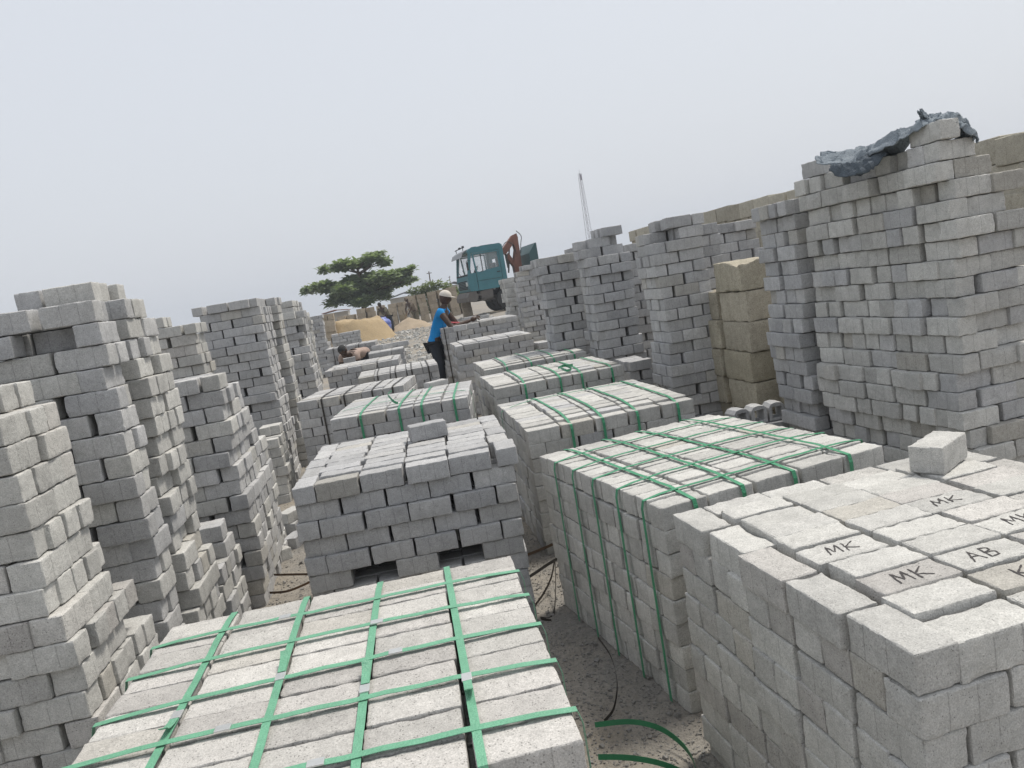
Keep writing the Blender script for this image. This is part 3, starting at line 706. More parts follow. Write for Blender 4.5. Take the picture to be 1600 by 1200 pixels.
strap_on_ground('second dark strap slanting under the first between two cubes', [G0(810, 915, .03), G0(835, 900, .06), G0(862, 882, .10), G0(885, 870, .13)], .016, 'strap_dk', (0, .3, 1))
strap_on_ground('bent dark strap standing up from a coil at the cube corner', [G0(835, 950, .0), G0(850, 930, .03), G0(862, 905, .08), G0(868, 880, .14), G0(866, 960, .0), G0(845, 968, .0), G0(862, 972, .0)], .012, 'strap_dk', (0, .3, 1))
# curled strap ends lying on cubes
def strap_on(root, zt, pts, label):
    P = [Z(px, py, zt+dz) for px, py, dz in pts]
    o = link('plastic_strap', ribbon_mesh('plastic_strap', spline(P, 6), .018, M['strap'], (.3, .3, 1))); tag(o, label, 'strap', 'strap ends on the cubes')
strap_on(L3, .91, [(612, 611, .01), (606, 616, .03), (610, 622, .05), (616, 628, .03), (622, 630, .01)], 'curled green strap end standing up on the cube with a loose brick')
strap_on(R4, .92, [(872, 575, .01), (882, 571, .03), (893, 576, .02), (885, 579, .03), (876, 573, .04), (895, 570, .01)], 'knot of green strap on the domed cube')
# nets
def net(label, P, rx, ry, seed):
    V = []; Fc = []; n = 14; rg = random.Random(seed)
    for j in range(n):
        for i in range(n):
            u, v = i/(n-1)*2-1, j/(n-1)*2-1; k = 1+.35*noise.noise(Vector((u*2, v*2, seed)))
            V.append((u*rx*k, v*ry*k, .03+.06*noise.noise(Vector((u*4, v*4, seed*3.1)))+.04*(1-u*u)*(1-v*v)))
    Fc = [(j*n+i, j*n+i+1, (j+1)*n+i+1, (j+1)*n+i) for j in range(n-1) for i in range(n-1)]
    o = link('green_net', meshpd('green_net', V, Fc, M['net'])); o.location = P; tag(o, label, 'net', 'crumpled green strapping waste')
    md = o.modifiers.new('t', 'SOLIDIFY'); md.thickness = .006
I = root_info[L9.name]; net('crumpled green net over a brick cube beside the leaning stacks', (L9.location.x, L9.location.y, L9.location.z+I['h']), .34, .26, 2)
p = Z(695, 548, .02); net('heap of green strap waste on the rubble', (p.x, p.y, gz(p.x, p.y)), .5, .7, 5)
# ------------------------------------------------------------------ cloth over the big stack
def cloth():
    root = empty('draped_cloth', Z(1400, 250, 1.98), 0, 'crumpled grey-blue cloth draped over the top bricks of a tall stack', 'cloth')
    inv = Matrix.Translation(root.location).inverted()
    def sweep(name, ctrl, mt, nseg, seed, thick=.004):
        pts = spline([Y(c[0], c[1], c[2]) for c in ctrl], nseg); ws = []
        for i in range(len(ctrl)-1):
            for k in range(nseg): ws.append([ctrl[i][j]*(1-k/nseg)+ctrl[i+1][j]*k/nseg for j in (3, 4)])
        ws.append([ctrl[-1][3], ctrl[-1][4]]); V = []; Fc = []; n = 29; kf = 6/nseg
        for i, p in enumerate(pts):
            t = (pts[min(i+1, len(pts)-1)]-pts[max(i-1, 0)]).normalized(); s = t.cross(Vector((0, 0, 1))).normalized(); up = s.cross(t)
            for k in range(n):
                u = k/(n-1)*2-1; hw, arch = ws[i]
                q = p + s*u*hw*(1+.22*noise.noise(Vector((i*kf*.5, 2*(u > 0), seed)))) + up*(arch*(1-u*u)-arch*.35*abs(u)) + Vector((0, 0, -1))*max(0, abs(u)-.6)*hw*.5
                ii = i*kf; f = .022*noise.noise(Vector((u*3.3, ii*.16, seed)))+.016*(.5-abs(noise.noise(Vector((u*4+ii*.2, ii*.45, seed+4)))))+.010*(.5-abs(noise.noise(Vector((u*9, ii*.9-u*2, seed+7))))) + .006*math.sin(u*9+ii*.5)
                V.append(inv @ (q + up*f*min(1, hw/.05) + t*.02*noise.noise(Vector((u*5, i*.3, seed+9)))))
        m_ = len(pts)
        Fc = [(i*n+k, i*n+k+1, (i+1)*n+k+1, (i+1)*n+k) for i in range(m_-1) for k in range(n-1)]
        me_ = meshpd(name, V, Fc, mt, True); me_.set_sharp_from_angle(angle=R(22)); o = link(name, me_, root)
        md = o.modifiers.new('s', 'SOLIDIFY'); md.thickness = thick
        return o
    sweep('leg', [(1284, 243, 3.86, .03, .01), (1300, 250, 3.80, .11, .03), (1325, 253, 3.74, .16, .05), (1352, 250, 3.68, .15, .06), (1375, 240, 3.60, .10, .05), (1398, 222, 3.48, .085, .03),
                   (1424, 207, 3.40, .08, .015), (1445, 193, 3.36, .10, .012), (1464, 187, 3.33, .11, .012), (1482, 186, 3.30, .11, .015), (1495, 192, 3.28, .10, .02), (1503, 205, 3.27, .08, .02), (1507, 222, 3.27, .06, .01)], M['cloth'], 10, 1.3)
    sweep('fold', [(1300, 262, 3.66, .04, .01), (1325, 268, 3.60, .06, .03), (1348, 264, 3.56, .07, .04), (1366, 252, 3.54, .06, .03), (1380, 238, 3.52, .04, .02)], M['cloth_in'], 6, 6.7)
    sweep('twisted_end', [(1452, 200, 3.32, .05, .03), (1447, 190, 3.32, .03, .02), (1441, 180, 3.32, .018, .015), (1437, 173, 3.32, .012, .01)], M['cloth'], 6, 3.1)
cloth()
p = Z(1322, 262, 1.9)

# ------------------------------------------------------------------ sand, tank, rubble
def mound(name, label, P, rx, ry, h, mt, fn, seed, n=44):
    V = []; Fc = []
    for j in range(n):
        for i in range(n):
            u, v = i/(n-1)*2-1, j/(n-1)*2-1; z = fn(u, v)*h
            z += h*.10*noise.noise(Vector((u*3, v*3, seed))) + h*.05*noise.noise(Vector((u*11, v*11, seed)))
            V.append((u*rx, v*ry, max(-.12, z)-.05))
    Fc = [(j*n+i, j*n+i+1, (j+1)*n+i+1, (j+1)*n+i) for j in range(n-1) for i in range(n-1)]
    o = link(name, meshpd(name, V, Fc, mt, True)); o.location = P; tag(o, label, name.replace('_', ' ')); return o
p = Y(553, 520, 31.5)
mound('sand_pile', 'yellow sand heap with a flat crest and a steep end by the blue tank', (p.x, p.y, gz(p.x, p.y)), 1.8, 1.5, 1.0, M['sand'],
      lambda u, v: max(0, min(1-.12*abs(u+.3), 1.9*(1-abs(u+.05)**1.7-.9*abs(v)**1.6)))+.05*noise.noise(Vector((u*6, v*6, 1))), 2.2)
p = Y(640, 508, 36.5)
mound('sand_pile', 'small grey sand mound between the two shovelling men', (p.x, p.y, gz(p.x, p.y)), 1.25, .9, .62, M['sandgrey'], lambda u, v: max(0, 1-(u*u+v*v)**.55), 4.1, 30)

def tank():
    p = Y(594, 513, 34.2)
    root = empty('water_tank', (p.x, p.y, gz(p.x, p.y)-.02), 0, 'dented blue plastic tank standing by the sand heap', 'tank')
    prof = [(.40, 0), (.42, .05), (.42, .30), (.405, .32), (.42, .34), (.42, .52), (.405, .54), (.415, .56), (.40, .66), (.33, .74), (.22, .78), (.20, .84), (.0, .84)]
    bm = bmesh.new(); rings = []
    for r_, z in prof[:-1]:
        rings.append([bm.verts.new((math.cos(k/24*6.2832)*r_*1.05, math.sin(k/24*6.2832)*r_, z)) for k in range(24)])
    for a, b in zip(rings, rings[1:]):
        for k in range(24): bm.faces.new((a[k], a[(k+1) % 24], b[(k+1) % 24], b[k]))
    bm.faces.new(rings[-1]); bm.faces.new(rings[0][::-1])
    bmobj('body', bm, M['tank'], root, True)
    for sx in (-.28, .05):
        bm = bmesh.new(); addtube(bm, [(sx, -.30, .70), (sx, -.36, .735)], .055, 12); bmobj('port', bm, M['tank_dk'], root)
    bm = bmesh.new(); addtube(bm, [(0, 0, .83), (0, 0, .88)], .15, 20); bmobj('lid', bm, M['tank_dk'], root)
    root.rotation_euler = (R(4), R(9), 0)
tank()

def pebbles(name, label, pts, mt):
    V = []; Fc = []
    for (x, y, z, s, sd_) in pts:
        rg = random.Random(sd_); n = len(V); a = rg.uniform(0, 6.28); q = Matrix.Rotation(a, 3, 'Z') @ Matrix.Rotation(rg.uniform(-.5, .5), 3, 'X')
        sx, sy, sz = s*rg.uniform(.7, 1.3), s*rg.uniform(.6, 1.1), s*rg.uniform(.4, .8)
        for c in ((-1, -1, -1), (1, -1, -1), (1, 1, -1), (-1, 1, -1), (-1, -1, 1), (1, -1, 1), (1, 1, 1), (-1, 1, 1)):
            v = q @ Vector((c[0]*sx*rg.uniform(.4, .95)/2, c[1]*sy*rg.uniform(.4, .95)/2, c[2]*sz*rg.uniform(.5, 1)/2)); V.append((x+v.x, y+v.y, z+v.z))
        Fc += [(n, n+3, n+2, n+1), (n+4, n+5, n+6, n+7), (n, n+1, n+5, n+4), (n+1, n+2, n+6, n+5), (n+2, n+3, n+7, n+6), (n+3, n, n+4, n+7)]
    o = link(name, meshpd(name, V, Fc, mt)); o['kind'] = 'stuff'; o['label'] = label; o['category'] = name.replace('_', ' '); return o
pts = []
for i in range(46000):
    y = 1.7+rnd.random()**1.7*8
    x = rnd.uniform(.12, .9) if rnd.random() < .62 else rnd.uniform(-1.3, -.45)
    s = .0035+.009*rnd.random()**3 + (.016 if rnd.random() < .008 else 0); pts.append((x, y, gz(x, y)+s*.15, s, i))
for i in range(260):
    y = 1.8+rnd.random()*6; x = (rnd.choice((.28, .72)) if rnd.random() < .55 else rnd.choice((-.72, -1.0)))+rnd.gauss(0, .07); q = .014+.035*rnd.random()**2
    pts.append((x, y, gz(x, y)+q*.2, q, 90000+i))
pebbles('gravel', 'loose grey gravel strewn in the aisles between the cubes', pts, M['stone'])
pts = []
for i in range(5200):
    y = 15.5+rnd.random()*20; x = rnd.uniform(-1.4, 3.6)*(.5+y/50)
    if noise.noise(Vector((x*.8, y*.35, 3))) < -.08 and rnd.random() < .75: continue
    s = .03+.13*rnd.random()**2.5; pts.append((x, y, gz(x, y)+s*.1, s, i))
pebbles('rubble', 'broken brick rubble covering the open ground before the sand heap', pts, M['warm'])
for i in range(26):
    y = rnd.uniform(15.2, 25); x = rnd.uniform(-.2, 1.6)
    loose('loose brick among the rubble', (x, y, gz(x, y)+.03), rnd.uniform(0, 3), rnd.choice(('warm', 'grey', 'pale')), rx=rnd.uniform(-.2, .2), ry=rnd.uniform(-.2, .2), lod=2, seed=i, group='bricks strewn in the rubble')

# ------------------------------------------------------------------ people
def person(label, P, rz, J, shirt, trousers, cap=None, head_dir=(0, -1, 0), sleeve=.5, group=None):
    """J: joint name -> local position (facing -y). Body is one skinned surface, clothes are children."""
    root = empty('person', P, rz, label, 'person', group)
    J = {k: Vector(v) for k, v in J.items()}
    def skin(name, chain, rad, mt, start):
        names = list(dict.fromkeys([n for e in chain for n in e])); V = [J[n] for n in names]; E = [(names.index(a), names.index(b)) for a, b in chain]
        me = bpy.data.meshes.new(name); me.from_pydata(V, E, []); ob = bpy.data.objects.new(name, me); C.objects.link(ob)
        md = ob.modifiers.new('skin', 'SKIN'); md.use_smooth_shade = True
        for i, n in enumerate(names):
            r_ = rad[n]; ob.data.skin_vertices[0].data[i].radius = r_ if isinstance(r_, tuple) else (r_, r_)
            ob.data.skin_vertices[0].data[i].use_root = (n == start)
        sb = ob.modifiers.new('sub', 'SUBSURF'); sb.levels = 2; sb.render_levels = 2
        dg = bpy.context.evaluated_depsgraph_get(); me2 = bpy.data.meshes.new_from_object(ob.evaluated_get(dg)); bpy.data.objects.remove(ob)
        me2.materials.clear(); me2.materials.append(mt)
        for p in me2.polygons: p.use_smooth = True
        return me2
    for s in 'LR':
        J['mid'+s] = J['sh'+s].lerp(J['el'+s], sleeve)
    limb = [('pelvis', 'belly'), ('belly', 'chest'), ('chest', 'neck'), ('neck', 'head0')]
    rad = dict(pelvis=(.15, .11), belly=(.135, .10), chest=(.155, .105), neck=.055, head0=.05)
    for s in 'LR':
        limb += [('chest', 'sh'+s), ('sh'+s, 'el'+s), ('el'+s, 'wr'+s), ('pelvis', 'hip'+s), ('hip'+s, 'kn'+s), ('kn'+s, 'an'+s), ('an'+s, 'toe'+s)]
        rad.update({'sh'+s: .062, 'el'+s: .043, 'wr'+s: .028, 'hip'+s: .09, 'kn'+s: .058, 'an'+s: .04, 'toe'+s: .035})
    body = skin('body', limb, rad, M['skin'], 'pelvis')
    bm = bmesh.new(); bm.from_mesh(body)
    # head: shaped ellipsoid with nose, brow, lips and ears
    hd = Vector(head_dir).normalized(); hc = J['head0'] + Vector((0, 0, .075)) + hd*.02
    g = bmesh.ops.create_uvsphere(bm, u_segments=18, v_segments=14, radius=1)
    q = hd.to_track_quat('-Y', 'Z').to_matrix()
    def place(co): return hc + q @ co
    for v in g['verts']:
        c = v.co.copy(); jaw = 1-.22*max(0, -c.z)
        co = Vector((c.x*.077*jaw, c.y*.098*(1-.1*max(0, -c.z)), c.z*.118))
        if c.y < -.7:
            co.y -= .022*max(0, 1-abs(c.x)/.28)*max(0, 1-abs(c.z+.12)/.22)
            co.y -= .009*max(0, 1-abs(c.x)/.4)*max(0, 1-abs(c.z+.5)/.14)
            co.y += .010*max(0, 1-abs(abs(c.x)-.38)/.2)*max(0, 1-abs(c.z-.08)/.16)
        v.co = place(co)
    for s in (-1, 1):
        g = bmesh.ops.create_uvsphere(bm, u_segments=8, v_segments=6, radius=1)
        for v in g['verts']: v.co = place(Vector((s*.078+v.co.x*.012, .008+v.co.y*.02, -.005+v.co.z*.032)))
    # hands: palm, four fingers of unequal length, thumb at the side
    for s in 'LR':
        wv = J['wr'+s]; d = (wv-J['el'+s]).normalized(); sdv = d.cross(Vector((0, 0, 1)))
        sdv = sdv.normalized() if sdv.length > .1 else Vector((1, 0, 0)); nrm = sdv.cross(d)
        addtube(bm, [wv, wv+d*.04, wv+d*.085], [.027, .038, .032], 8)
        for k, ln in enumerate((.062, .075, .070, .055)):
            b0 = wv+d*.08+sdv*(k-1.5)*.019
            addtube(bm, [b0, b0+d*ln*.45-nrm*.008, b0+d*ln*.75-nrm*.028, b0+d*ln*.8-nrm*.048], [.0095, .009, .008, .006], 6)
        b0 = wv+d*.03+sdv*(-.030); addtube(bm, [b0, b0-sdv*.025+d*.025-nrm*.01, b0-sdv*.028+d*.05-nrm*.025], [.012, .010, .007], 6)
    bm.to_mesh(body); bm.free()
    for p in body.polygons: p.use_smooth = True
    link('body', body, root)
    ex = lambda r_, a: tuple(x+a for x in (r_ if isinstance(r_, tuple) else (r_, r_)))
    J['hem'] = J['pelvis'].lerp(J['belly'], -.25)
    rs = {'hem': (.178, .135), 'pelvis': (.175, .135), 'belly': (.16, .125), 'chest': (.175, .125), 'neck': .062}
    ch = [('hem', 'pelvis'), ('pelvis', 'belly'), ('belly', 'chest'), ('chest', 'neck')]
    J_neck = J['neck'].copy(); J['neck'] = J['chest'].lerp(J_neck, .75)
    for s in 'LR': ch += [('chest', 'sh'+s), ('sh'+s, 'mid'+s)]; rs.update({'sh'+s: .078, 'mid'+s: .062})
    link('shirt', skin('shirt', ch, rs, shirt, 'belly'), root); J['neck'] = J_neck
    ch = []; rs = {'pelvis': (.16, .122)}
    for s in 'LR': ch += [('pelvis', 'hip'+s), ('hip'+s, 'kn'+s), ('kn'+s, 'an'+s)]; rs.update({'hip'+s: .105, 'kn'+s: .076, 'an'+s: .062})
    link('trousers', skin('trousers', ch, rs, trousers, 'pelvis'), root)
    bm = bmesh.new()
    if cap:
        g = bmesh.ops.create_uvsphere(bm, u_segments=16, v_segments=10, radius=1)
        bmesh.ops.delete(bm, geom=[v for v in g['verts'] if v.co.z < -.05], context='VERTS')
        for v in bm.verts: v.co = place(Vector((v.co.x*.088, v.co.y*.108+.004, .03+v.co.z*.10)))
        old = set(bm.verts); addpoly(bm, [(-.07, 0), (.07, 0), (.07, .012), (-.07, .012)], 0, -.07)
        for v in [v for v in bm.verts if v not in old]: v.co = place(Vector((v.co.x*(1 if v.co.y > -.01 else .7), v.co.y-.09, v.co.z+.03)))
        bmobj('cap', bm, cap, root, True)
    else:
        g = bmesh.ops.create_uvsphere(bm, u_segments=16, v_segments=10, radius=1)
        bmesh.ops.delete(bm, geom=[v for v in g['verts'] if v.co.z < -.25 or (v.co.y < -.55 and v.co.z < .45)], context='VERTS')
        for v in bm.verts: v.co = place(Vector((v.co.x*.083, v.co.y*.104+.004, .012+v.co.z*.112)))
        bmobj('hair', bm, M['black'], root, True)
    return root
def stand(lean=0, reach=None, hip=.92):
    """upright or leaning pose facing -y; lean in radians bends the trunk forward at the hips"""
    pv = Vector((0, 0, hip)); d = Vector((0, -math.sin(lean), math.cos(lean)))
    J = dict(pelvis=pv, belly=pv+d*.20, chest=pv+d*.43, neck=pv+d*.56, head0=pv+d*.60+Vector((0, -.05*math.sin(lean), .05)))
    for s, k in (('L', 1), ('R', -1)):
        sh = pv+d*.50+Vector((k*.19, 0, 0)); J['sh'+s] = sh
        if reach: J['el'+s] = Vector(reach[0])+Vector((k*.24, 0, 0)); J['wr'+s] = Vector(reach[1])+Vector((k*.12, 0, 0))
        else: J['el'+s] = sh+Vector((k*.04, .02, -.30)); J['wr'+s] = sh+Vector((k*.05, -.05, -.55))
        J['hip'+s] = pv+Vector((k*.09, .01, -.07)); J['kn'+s] = Vector((k*.11, -.03+.1*(lean > .6), .48)); J['an'+s] = Vector((k*.12, .05, .08)); J['toe'+s] = Vector((k*.14, -.12, .03))
    return J
GPp = 'men working in the yard'
# man in blue, leaning to the right over the bricks
p = Y(693, 600, 12.9)
J = stand(.42, ((0, -.36, 1.20), (0, -.60, 1.16)), .93)
J['elL'] = Vector((.24, -.38, 1.10)); J['wrL'] = Vector((.14, -.64, 1.19)); J['elR'] = Vector((-.26, -.36, 1.11)); J['wrR'] = Vector((-.10, -.66, 1.18))
mb = person('man in a bright blue shirt and cream cap leaning over a brick cube', (p.x+.0, p.y, gz(p.x, p.y)), R(74), J, M['blue'], M['jeans'], M['cap'], head_dir=(0, -1, -.35), sleeve=.28, group=GPp)
mb.scale = (1.02,)*3
# bending man, back towards the camera
p = Y(566, 538, 16.2)
J = stand(1.5, ((0, -.52, .55), (0, -.55, .30)), .80)
person('man in a faded brown shirt bending right down behind the brick cubes', (p.x, p.y, gz(p.x, p.y)+.0), R(-35), J, M['brownshirt'], M['jeans'], None, head_dir=(0, -.6, -1), sleeve=.5, group=GPp)
# shovelling men
def shovel(label, P, a, b):
    root = empty('shovel', P, 0, label, 'shovel', 'shovels of the working men'); inv = -Vector(P)
    bm = bmesh.new(); addtube(bm, [Vector(a)+inv, Vector(b)+inv], .018, 8); bmobj('handle', bm, M['wood'], root)
    d = (Vector(b)-Vector(a)).normalized(); s = d.cross(Vector((0, 0, 1))).normalized(); n = s.cross(d); o = Vector(b)+inv
    bm = bmesh.new(); q = [o-s*.06, o+s*.06, o+s*.11+d*.08, o+s*.10+d*.22, o+d*.30, o-s*.10+d*.22, o-s*.11+d*.08]
    a_ = [bm.verts.new(v+n*.004) for v in q]; b_ = [bm.verts.new(v-n*.004) for v in q]; bm.faces.new(a_); bm.faces.new(b_[::-1])
    for i in range(7): bm.faces.new((a_[i], b_[i], b_[(i+1) % 7], a_[(i+1) % 7]))
    bmobj('blade', bm, M['steel'], root)
p = Y(607, 516, 36.0); z = gz(p.x, p.y)
J = stand(.75, ((0, -.42, .92), (0, -.48, .70)), .80)
person('man in drab clothes stooping with a shovel beside the blue tank', (p.x+.1, p.y, z), R(-38), J, M['camo'], M['jeans'], None, head_dir=(0, -1, -.7), sleeve=.9, group=GPp)
shovel('shovel held by the man in drab clothes', (p.x-.2, p.y-.4, z), (p.x+.02, p.y-.32, z+.95), (p.x-.45, p.y-.75, z+.15))
p = Y(652, 506, 38.5); z = gz(p.x, p.y)
J = stand(.60, ((0, -.36, .95), (0, -.45, .75)), .78)
person('man in camouflage clothes and pale cap stooping behind the grey sand mound', (p.x, p.y, z), R(-55), J, M['camo2'], M['camo'], M['camo2'], head_dir=(0, -1, -.6), sleeve=.9, group=GPp)
shovel('shovel held by the man in camouflage', (p.x-.3, p.y-.3, z), (p.x-.28, p.y-.25, z+.95), (p.x-.75, p.y-.5, z+.2))
# red trowel in the hands of the man in blue
p = Y(717, 497, 12.85)
bm = bmesh.new(); addtube(bm, [(-.16, 0, .03), (0, 0, 0)], .012, 8); addbox(bm, (.09, 0, -.01), (.18, .10, .008), .002)
o = bmobj('hand_tool', bm, M['pink']); o.location = (p.x, p.y, 1.19); tag(o, 'small red hand tool held by the man in blue', 'tool')

# ------------------------------------------------------------------ truck
def truck():
    WY_ = 33.5; p = Y(741, 492, WY_); z0 = gz(p.x+1, p.y)
    root = empty('crane_truck', (p.x, p.y, z0), R(5), 'old teal cab-over truck with a folded rusty loader crane', 'truck')
    root.scale = (1.1, 1.1, 1.1); root.rotation_euler = (0, 0, R(6))
    def part(name, fn, mt, par=None, smooth=False, **kw):
        bm = bmesh.new(); fn(bm); return bmobj(name, bm, M[mt], par or root, smooth, **kw)
    W = 2.35; Fl, Bt, Rf = 1.0, 1.72, 2.66     # floor, belt line, roof
    CL = 1.60                                    # cab length
    def xf(z): return .02+.16*max(0, (z-1.45)/1.2)   # raked front
    # shell: lower body, roof and rear wall
    def shell(bm):
        addpoly(bm, [(.05, Fl), (0, 1.2), (.02, 1.62), (.10, 1.62), (.10, 1.05), (.2, Fl+.0)], .04, W-.04)          # front lower panel
        addpoly(bm, [(.17, Rf-.16), (.14, Rf-.12), (.22, Rf-.02), (.36, Rf+.03), (CL-.1, Rf+.05), (CL, Rf-.03), (CL, Rf-.16)], .03, W-.03)  # roof
        addbox(bm, (CL-.03, W/2, (Fl+Bt)/2), (.06, W-.1, Bt-Fl))
        for yy in (.2, W-.2): addbox(bm, (CL-.03, yy, (Bt+Rf-.16)/2), (.06, .3, Rf-.16-Bt))
        addbox(bm, (CL-.03, W/2, Rf-.32), (.06, W-.7, .34))
        addbox(bm, (CL/2, W/2, Fl+.03), (CL-.1, W-.14, .06))
    cab = part('cab', shell, 'teal')
    for side, y0 in (('near', 0), ('far', W-.06)):
        def sidep(bm, y0=y0):
            addpoly(bm, [(.05, Fl), (0, 1.25), (.02, Bt-.06), (.36, Bt-.06), (.36, Fl-.02)], y0, y0+.06)                       # front corner
            addpoly(bm, [(.02, Bt-.06), (xf(Rf-.1), Rf-.12), (.30, Rf-.12), (.13, Bt-.02), (.36, Bt-.02), (.36, Bt-.06)], y0, y0+.06)       # screen pillar
            addpoly(bm, [(1.42, Fl+.30), (1.42, Rf-.12), (CL, Rf-.12), (CL, Fl+.25), (1.5, Fl+.2)], y0, y0+.06)             # rear quarter
            addpoly(bm, [(.30, Rf-.19), (.30, Rf-.10), (1.44, Rf-.10), (1.44, Rf-.19)], y0+.002, y0+.058)
        part('side_panel', sidep, 'teal', cab)
        def door(bm, y0=y0):
            e = y0-.012 if y0 == 0 else y0+.012
            addpoly(bm, [(.38, Fl-.02), (.38, Bt), (.40, Bt+.02), (.62, Bt-.05), (.75, Bt+.02), (1.40, Bt+.08), (1.40, Fl+.32), (1.30, Fl+.12), (1.2, Fl-.02)], e, e+.06)
            addpoly(bm, [(.36, Bt), (.31, Rf-.21), (.36, Rf-.21), (.42, Bt)], e, e+.06)
            addpoly(bm, [(1.34, Bt+.05), (1.34, Rf-.21), (1.40, Rf-.21), (1.40, Bt+.05)], e, e+.06)
            addpoly(bm, [(.31, Rf-.255), (.31, Rf-.205), (1.40, Rf-.205), (1.40, Rf-.255)], e+.001, e+.061)
        d = part('door', door, 'teal', cab)
        e = -.02 if y0 == 0 else W+.02
        part('door_handle', lambda bm: addbox(bm, (1.28, e, Bt-.12), (.14, .03, .035), .008), 'black', d)
        part('window_bar', lambda bm: addbox(bm, (.66, y0+.03, (Bt+Rf)/2-.1), (.03, .03, Rf-Bt-.2), .005), 'black', d)
        part('side_window', lambda bm: addbox(bm, (.88, y0+.03, (Bt+Rf-.2)/2), (.98, .008, Rf-Bt-.2)), 'glass', d)
        part('trim_line', lambda bm: addbox(bm, (.88, e*1.0+(.004 if y0 == 0 else -.004), Fl+.36), (.98, .02, .02), .004), 'teal_dk', d)
    def ws(bm):
        a = [(.06, .06, Bt-.06), (.06, W-.06, Bt-.06), (xf(Rf-.1)+.04, W-.06, Rf-.15), (xf(Rf-.1)+.04, .06, Rf-.15)]
        f = [bm.verts.new(v) for v in a]; k = [bm.verts.new((v[0]+.012, v[1], v[2])) for v in a]; bm.faces.new(f); bm.faces.new(k[::-1])
        for i in range(4): bm.faces.new((f[i], k[i], k[(i+1) % 4], f[(i+1) % 4]))
    part('windscreen', ws, 'glass', cab)
    part('screen_seal', lambda bm: (addtube(bm, [(.045, .08, Bt-.05), (xf(Rf-.1)+.03, .08, Rf-.16)], .025, 6), addtube(bm, [(.045, .08, Bt-.05), (.045, W-.08, Bt-.05)], .025, 6)), 'black', cab)
    part('sun_visor', lambda bm: addpoly(bm, [(-.10, Rf-.30), (-.02, Rf-.12), (.16, Rf-.02), (.17, Rf-.05), (.0, Rf-.16), (-.07, Rf-.30)], .1, W-.1), 'visor', cab)
    part('wiper', lambda bm: (addtube(bm, [(.0, .3, Bt-.08), (.03, .9, Bt+.15)], .012, 6), addtube(bm, [(.0, 1.2, Bt-.08), (.03, 1.8, Bt+.15)], .012, 6)), 'black', cab)
    part('grille', lambda bm: [addbox(bm, (-.012, W/2, 1.12+.06*k), (.03, W-.7, .035), .006) for k in range(6)], 'black', cab)
    for yy in (.28, W-.28):
        part('headlight', lambda bm: addbox(bm, (-.02, yy, 1.30), (.05, .2, .16), .015), 'lamp', cab)
    part('mirror', lambda bm: (addtube(bm, [(.2, -.02, 2.2), (.02, -.2, 2.2), (.02, -.2, 1.86)], .012, 6), addbox(bm, (.02, -.22, 1.98), (.05, .16, .32), .015)), 'black', cab)
    part('roof_bar', lambda bm: (addtube(bm, [(.10, .3, Rf+.1), (.10, W-.3, Rf+.1)], .018, 6), addtube(bm, [(.10, .5, Rf-.02), (.10, .5, Rf+.1)], .015, 6), addtube(bm, [(.10, W-.5, Rf-.02), (.10, W-.5, Rf+.1)], .015, 6),
                                  addbox(bm, (.10, .42, Rf+.12), (.08, .14, .08), .01), addbox(bm, (.10, 1.1, Rf+.12), (.08, .14, .08), .01)), 'black', cab)
    part('roof_hatch', lambda bm: (addbox(bm, (.65, 1.0, Rf+.07), (.2, .3, .05), .01), addbox(bm, (1.15, 1.0, Rf+.075), (.5, .5, .04), .01)), 'teal_dk', cab)
    part('seat', lambda bm: (addbox(bm, (1.25, .62, 1.45), (.5, .5, .16), .04), addbox(bm, (1.50, .62, 1.85), (.14, .48, .75), .04), addbox(bm, (1.25, 1.7, 1.45), (.5, .7, .16), .04), addbox(bm, (1.50, 1.7, 1.75), (.14, .7, .55), .04)), 'glassd', cab)
    def sw(bm):
        pts = [Vector((.50+.10*math.sin(k/16*6.2832), .62+.22*math.cos(k/16*6.2832), 1.78+.18*math.sin(k/16*6.2832))) for k in range(17)]
        addtube(bm, pts, .016, 6, False); addtube(bm, [(.50, .62, 1.78), (.36, .62, 1.4)], .03, 8)
        addtube(bm, [pts[0], pts[8]], .012, 6); addtube(bm, [pts[4], pts[12]], .012, 6)
    part('steering_wheel', sw, 'black', cab)
    part('dashboard', lambda bm: addbox(bm, (.26, W/2, 1.55), (.3, W-.2, .2), .04), 'glassd', cab)
    part('engine_hump', lambda bm: addbox(bm, (.9, W/2, 1.2), (1.3, .6, .4), .06), 'glassd', cab)
    part('bumper', lambda bm: (addpoly(bm, [(-.12, .60), (-.14, .78), (-.02, .98), (.24, .98), (.30, .74), (.2, .58)], -.02, W+.02), addbox(bm, (.35, .1, .82), (.5, .1, .1), .02)), 'steel')
    part('step', lambda bm: (addpoly(bm, [(.40, .94), (.94, .98), (.90, .62), (.46, .56)], .02, .35), addbox(bm, (.68, -.02, .66), (.4, .08, .03), .006)), 'steel')
    part('mudguard', lambda bm: addpoly(bm, [(q[0]-.36, q[1]-.06) for q in ((1.30, 1.02), (1.42, 1.26), (1.70, 1.34), (2.2, 1.34), (2.45, 1.2), (2.55, .95), (2.45, .95), (2.35, 1.14), (2.15, 1.24), (1.72, 1.24), (1.50, 1.18), (1.38, .98))], .0, .55), 'rim')
    part('chassis', lambda bm: (addbox(bm, (4.0, .75, .92), (7.6, .10, .22), .01), addbox(bm, (4.0, W-.75, .92), (7.6, .10, .22), .01), addbox(bm, (1.9, W/2, .62), (.16, W-.4, .16), .02), addbox(bm, (.8, W/2, .8), (1.1, .7, .5), .1)), 'black')
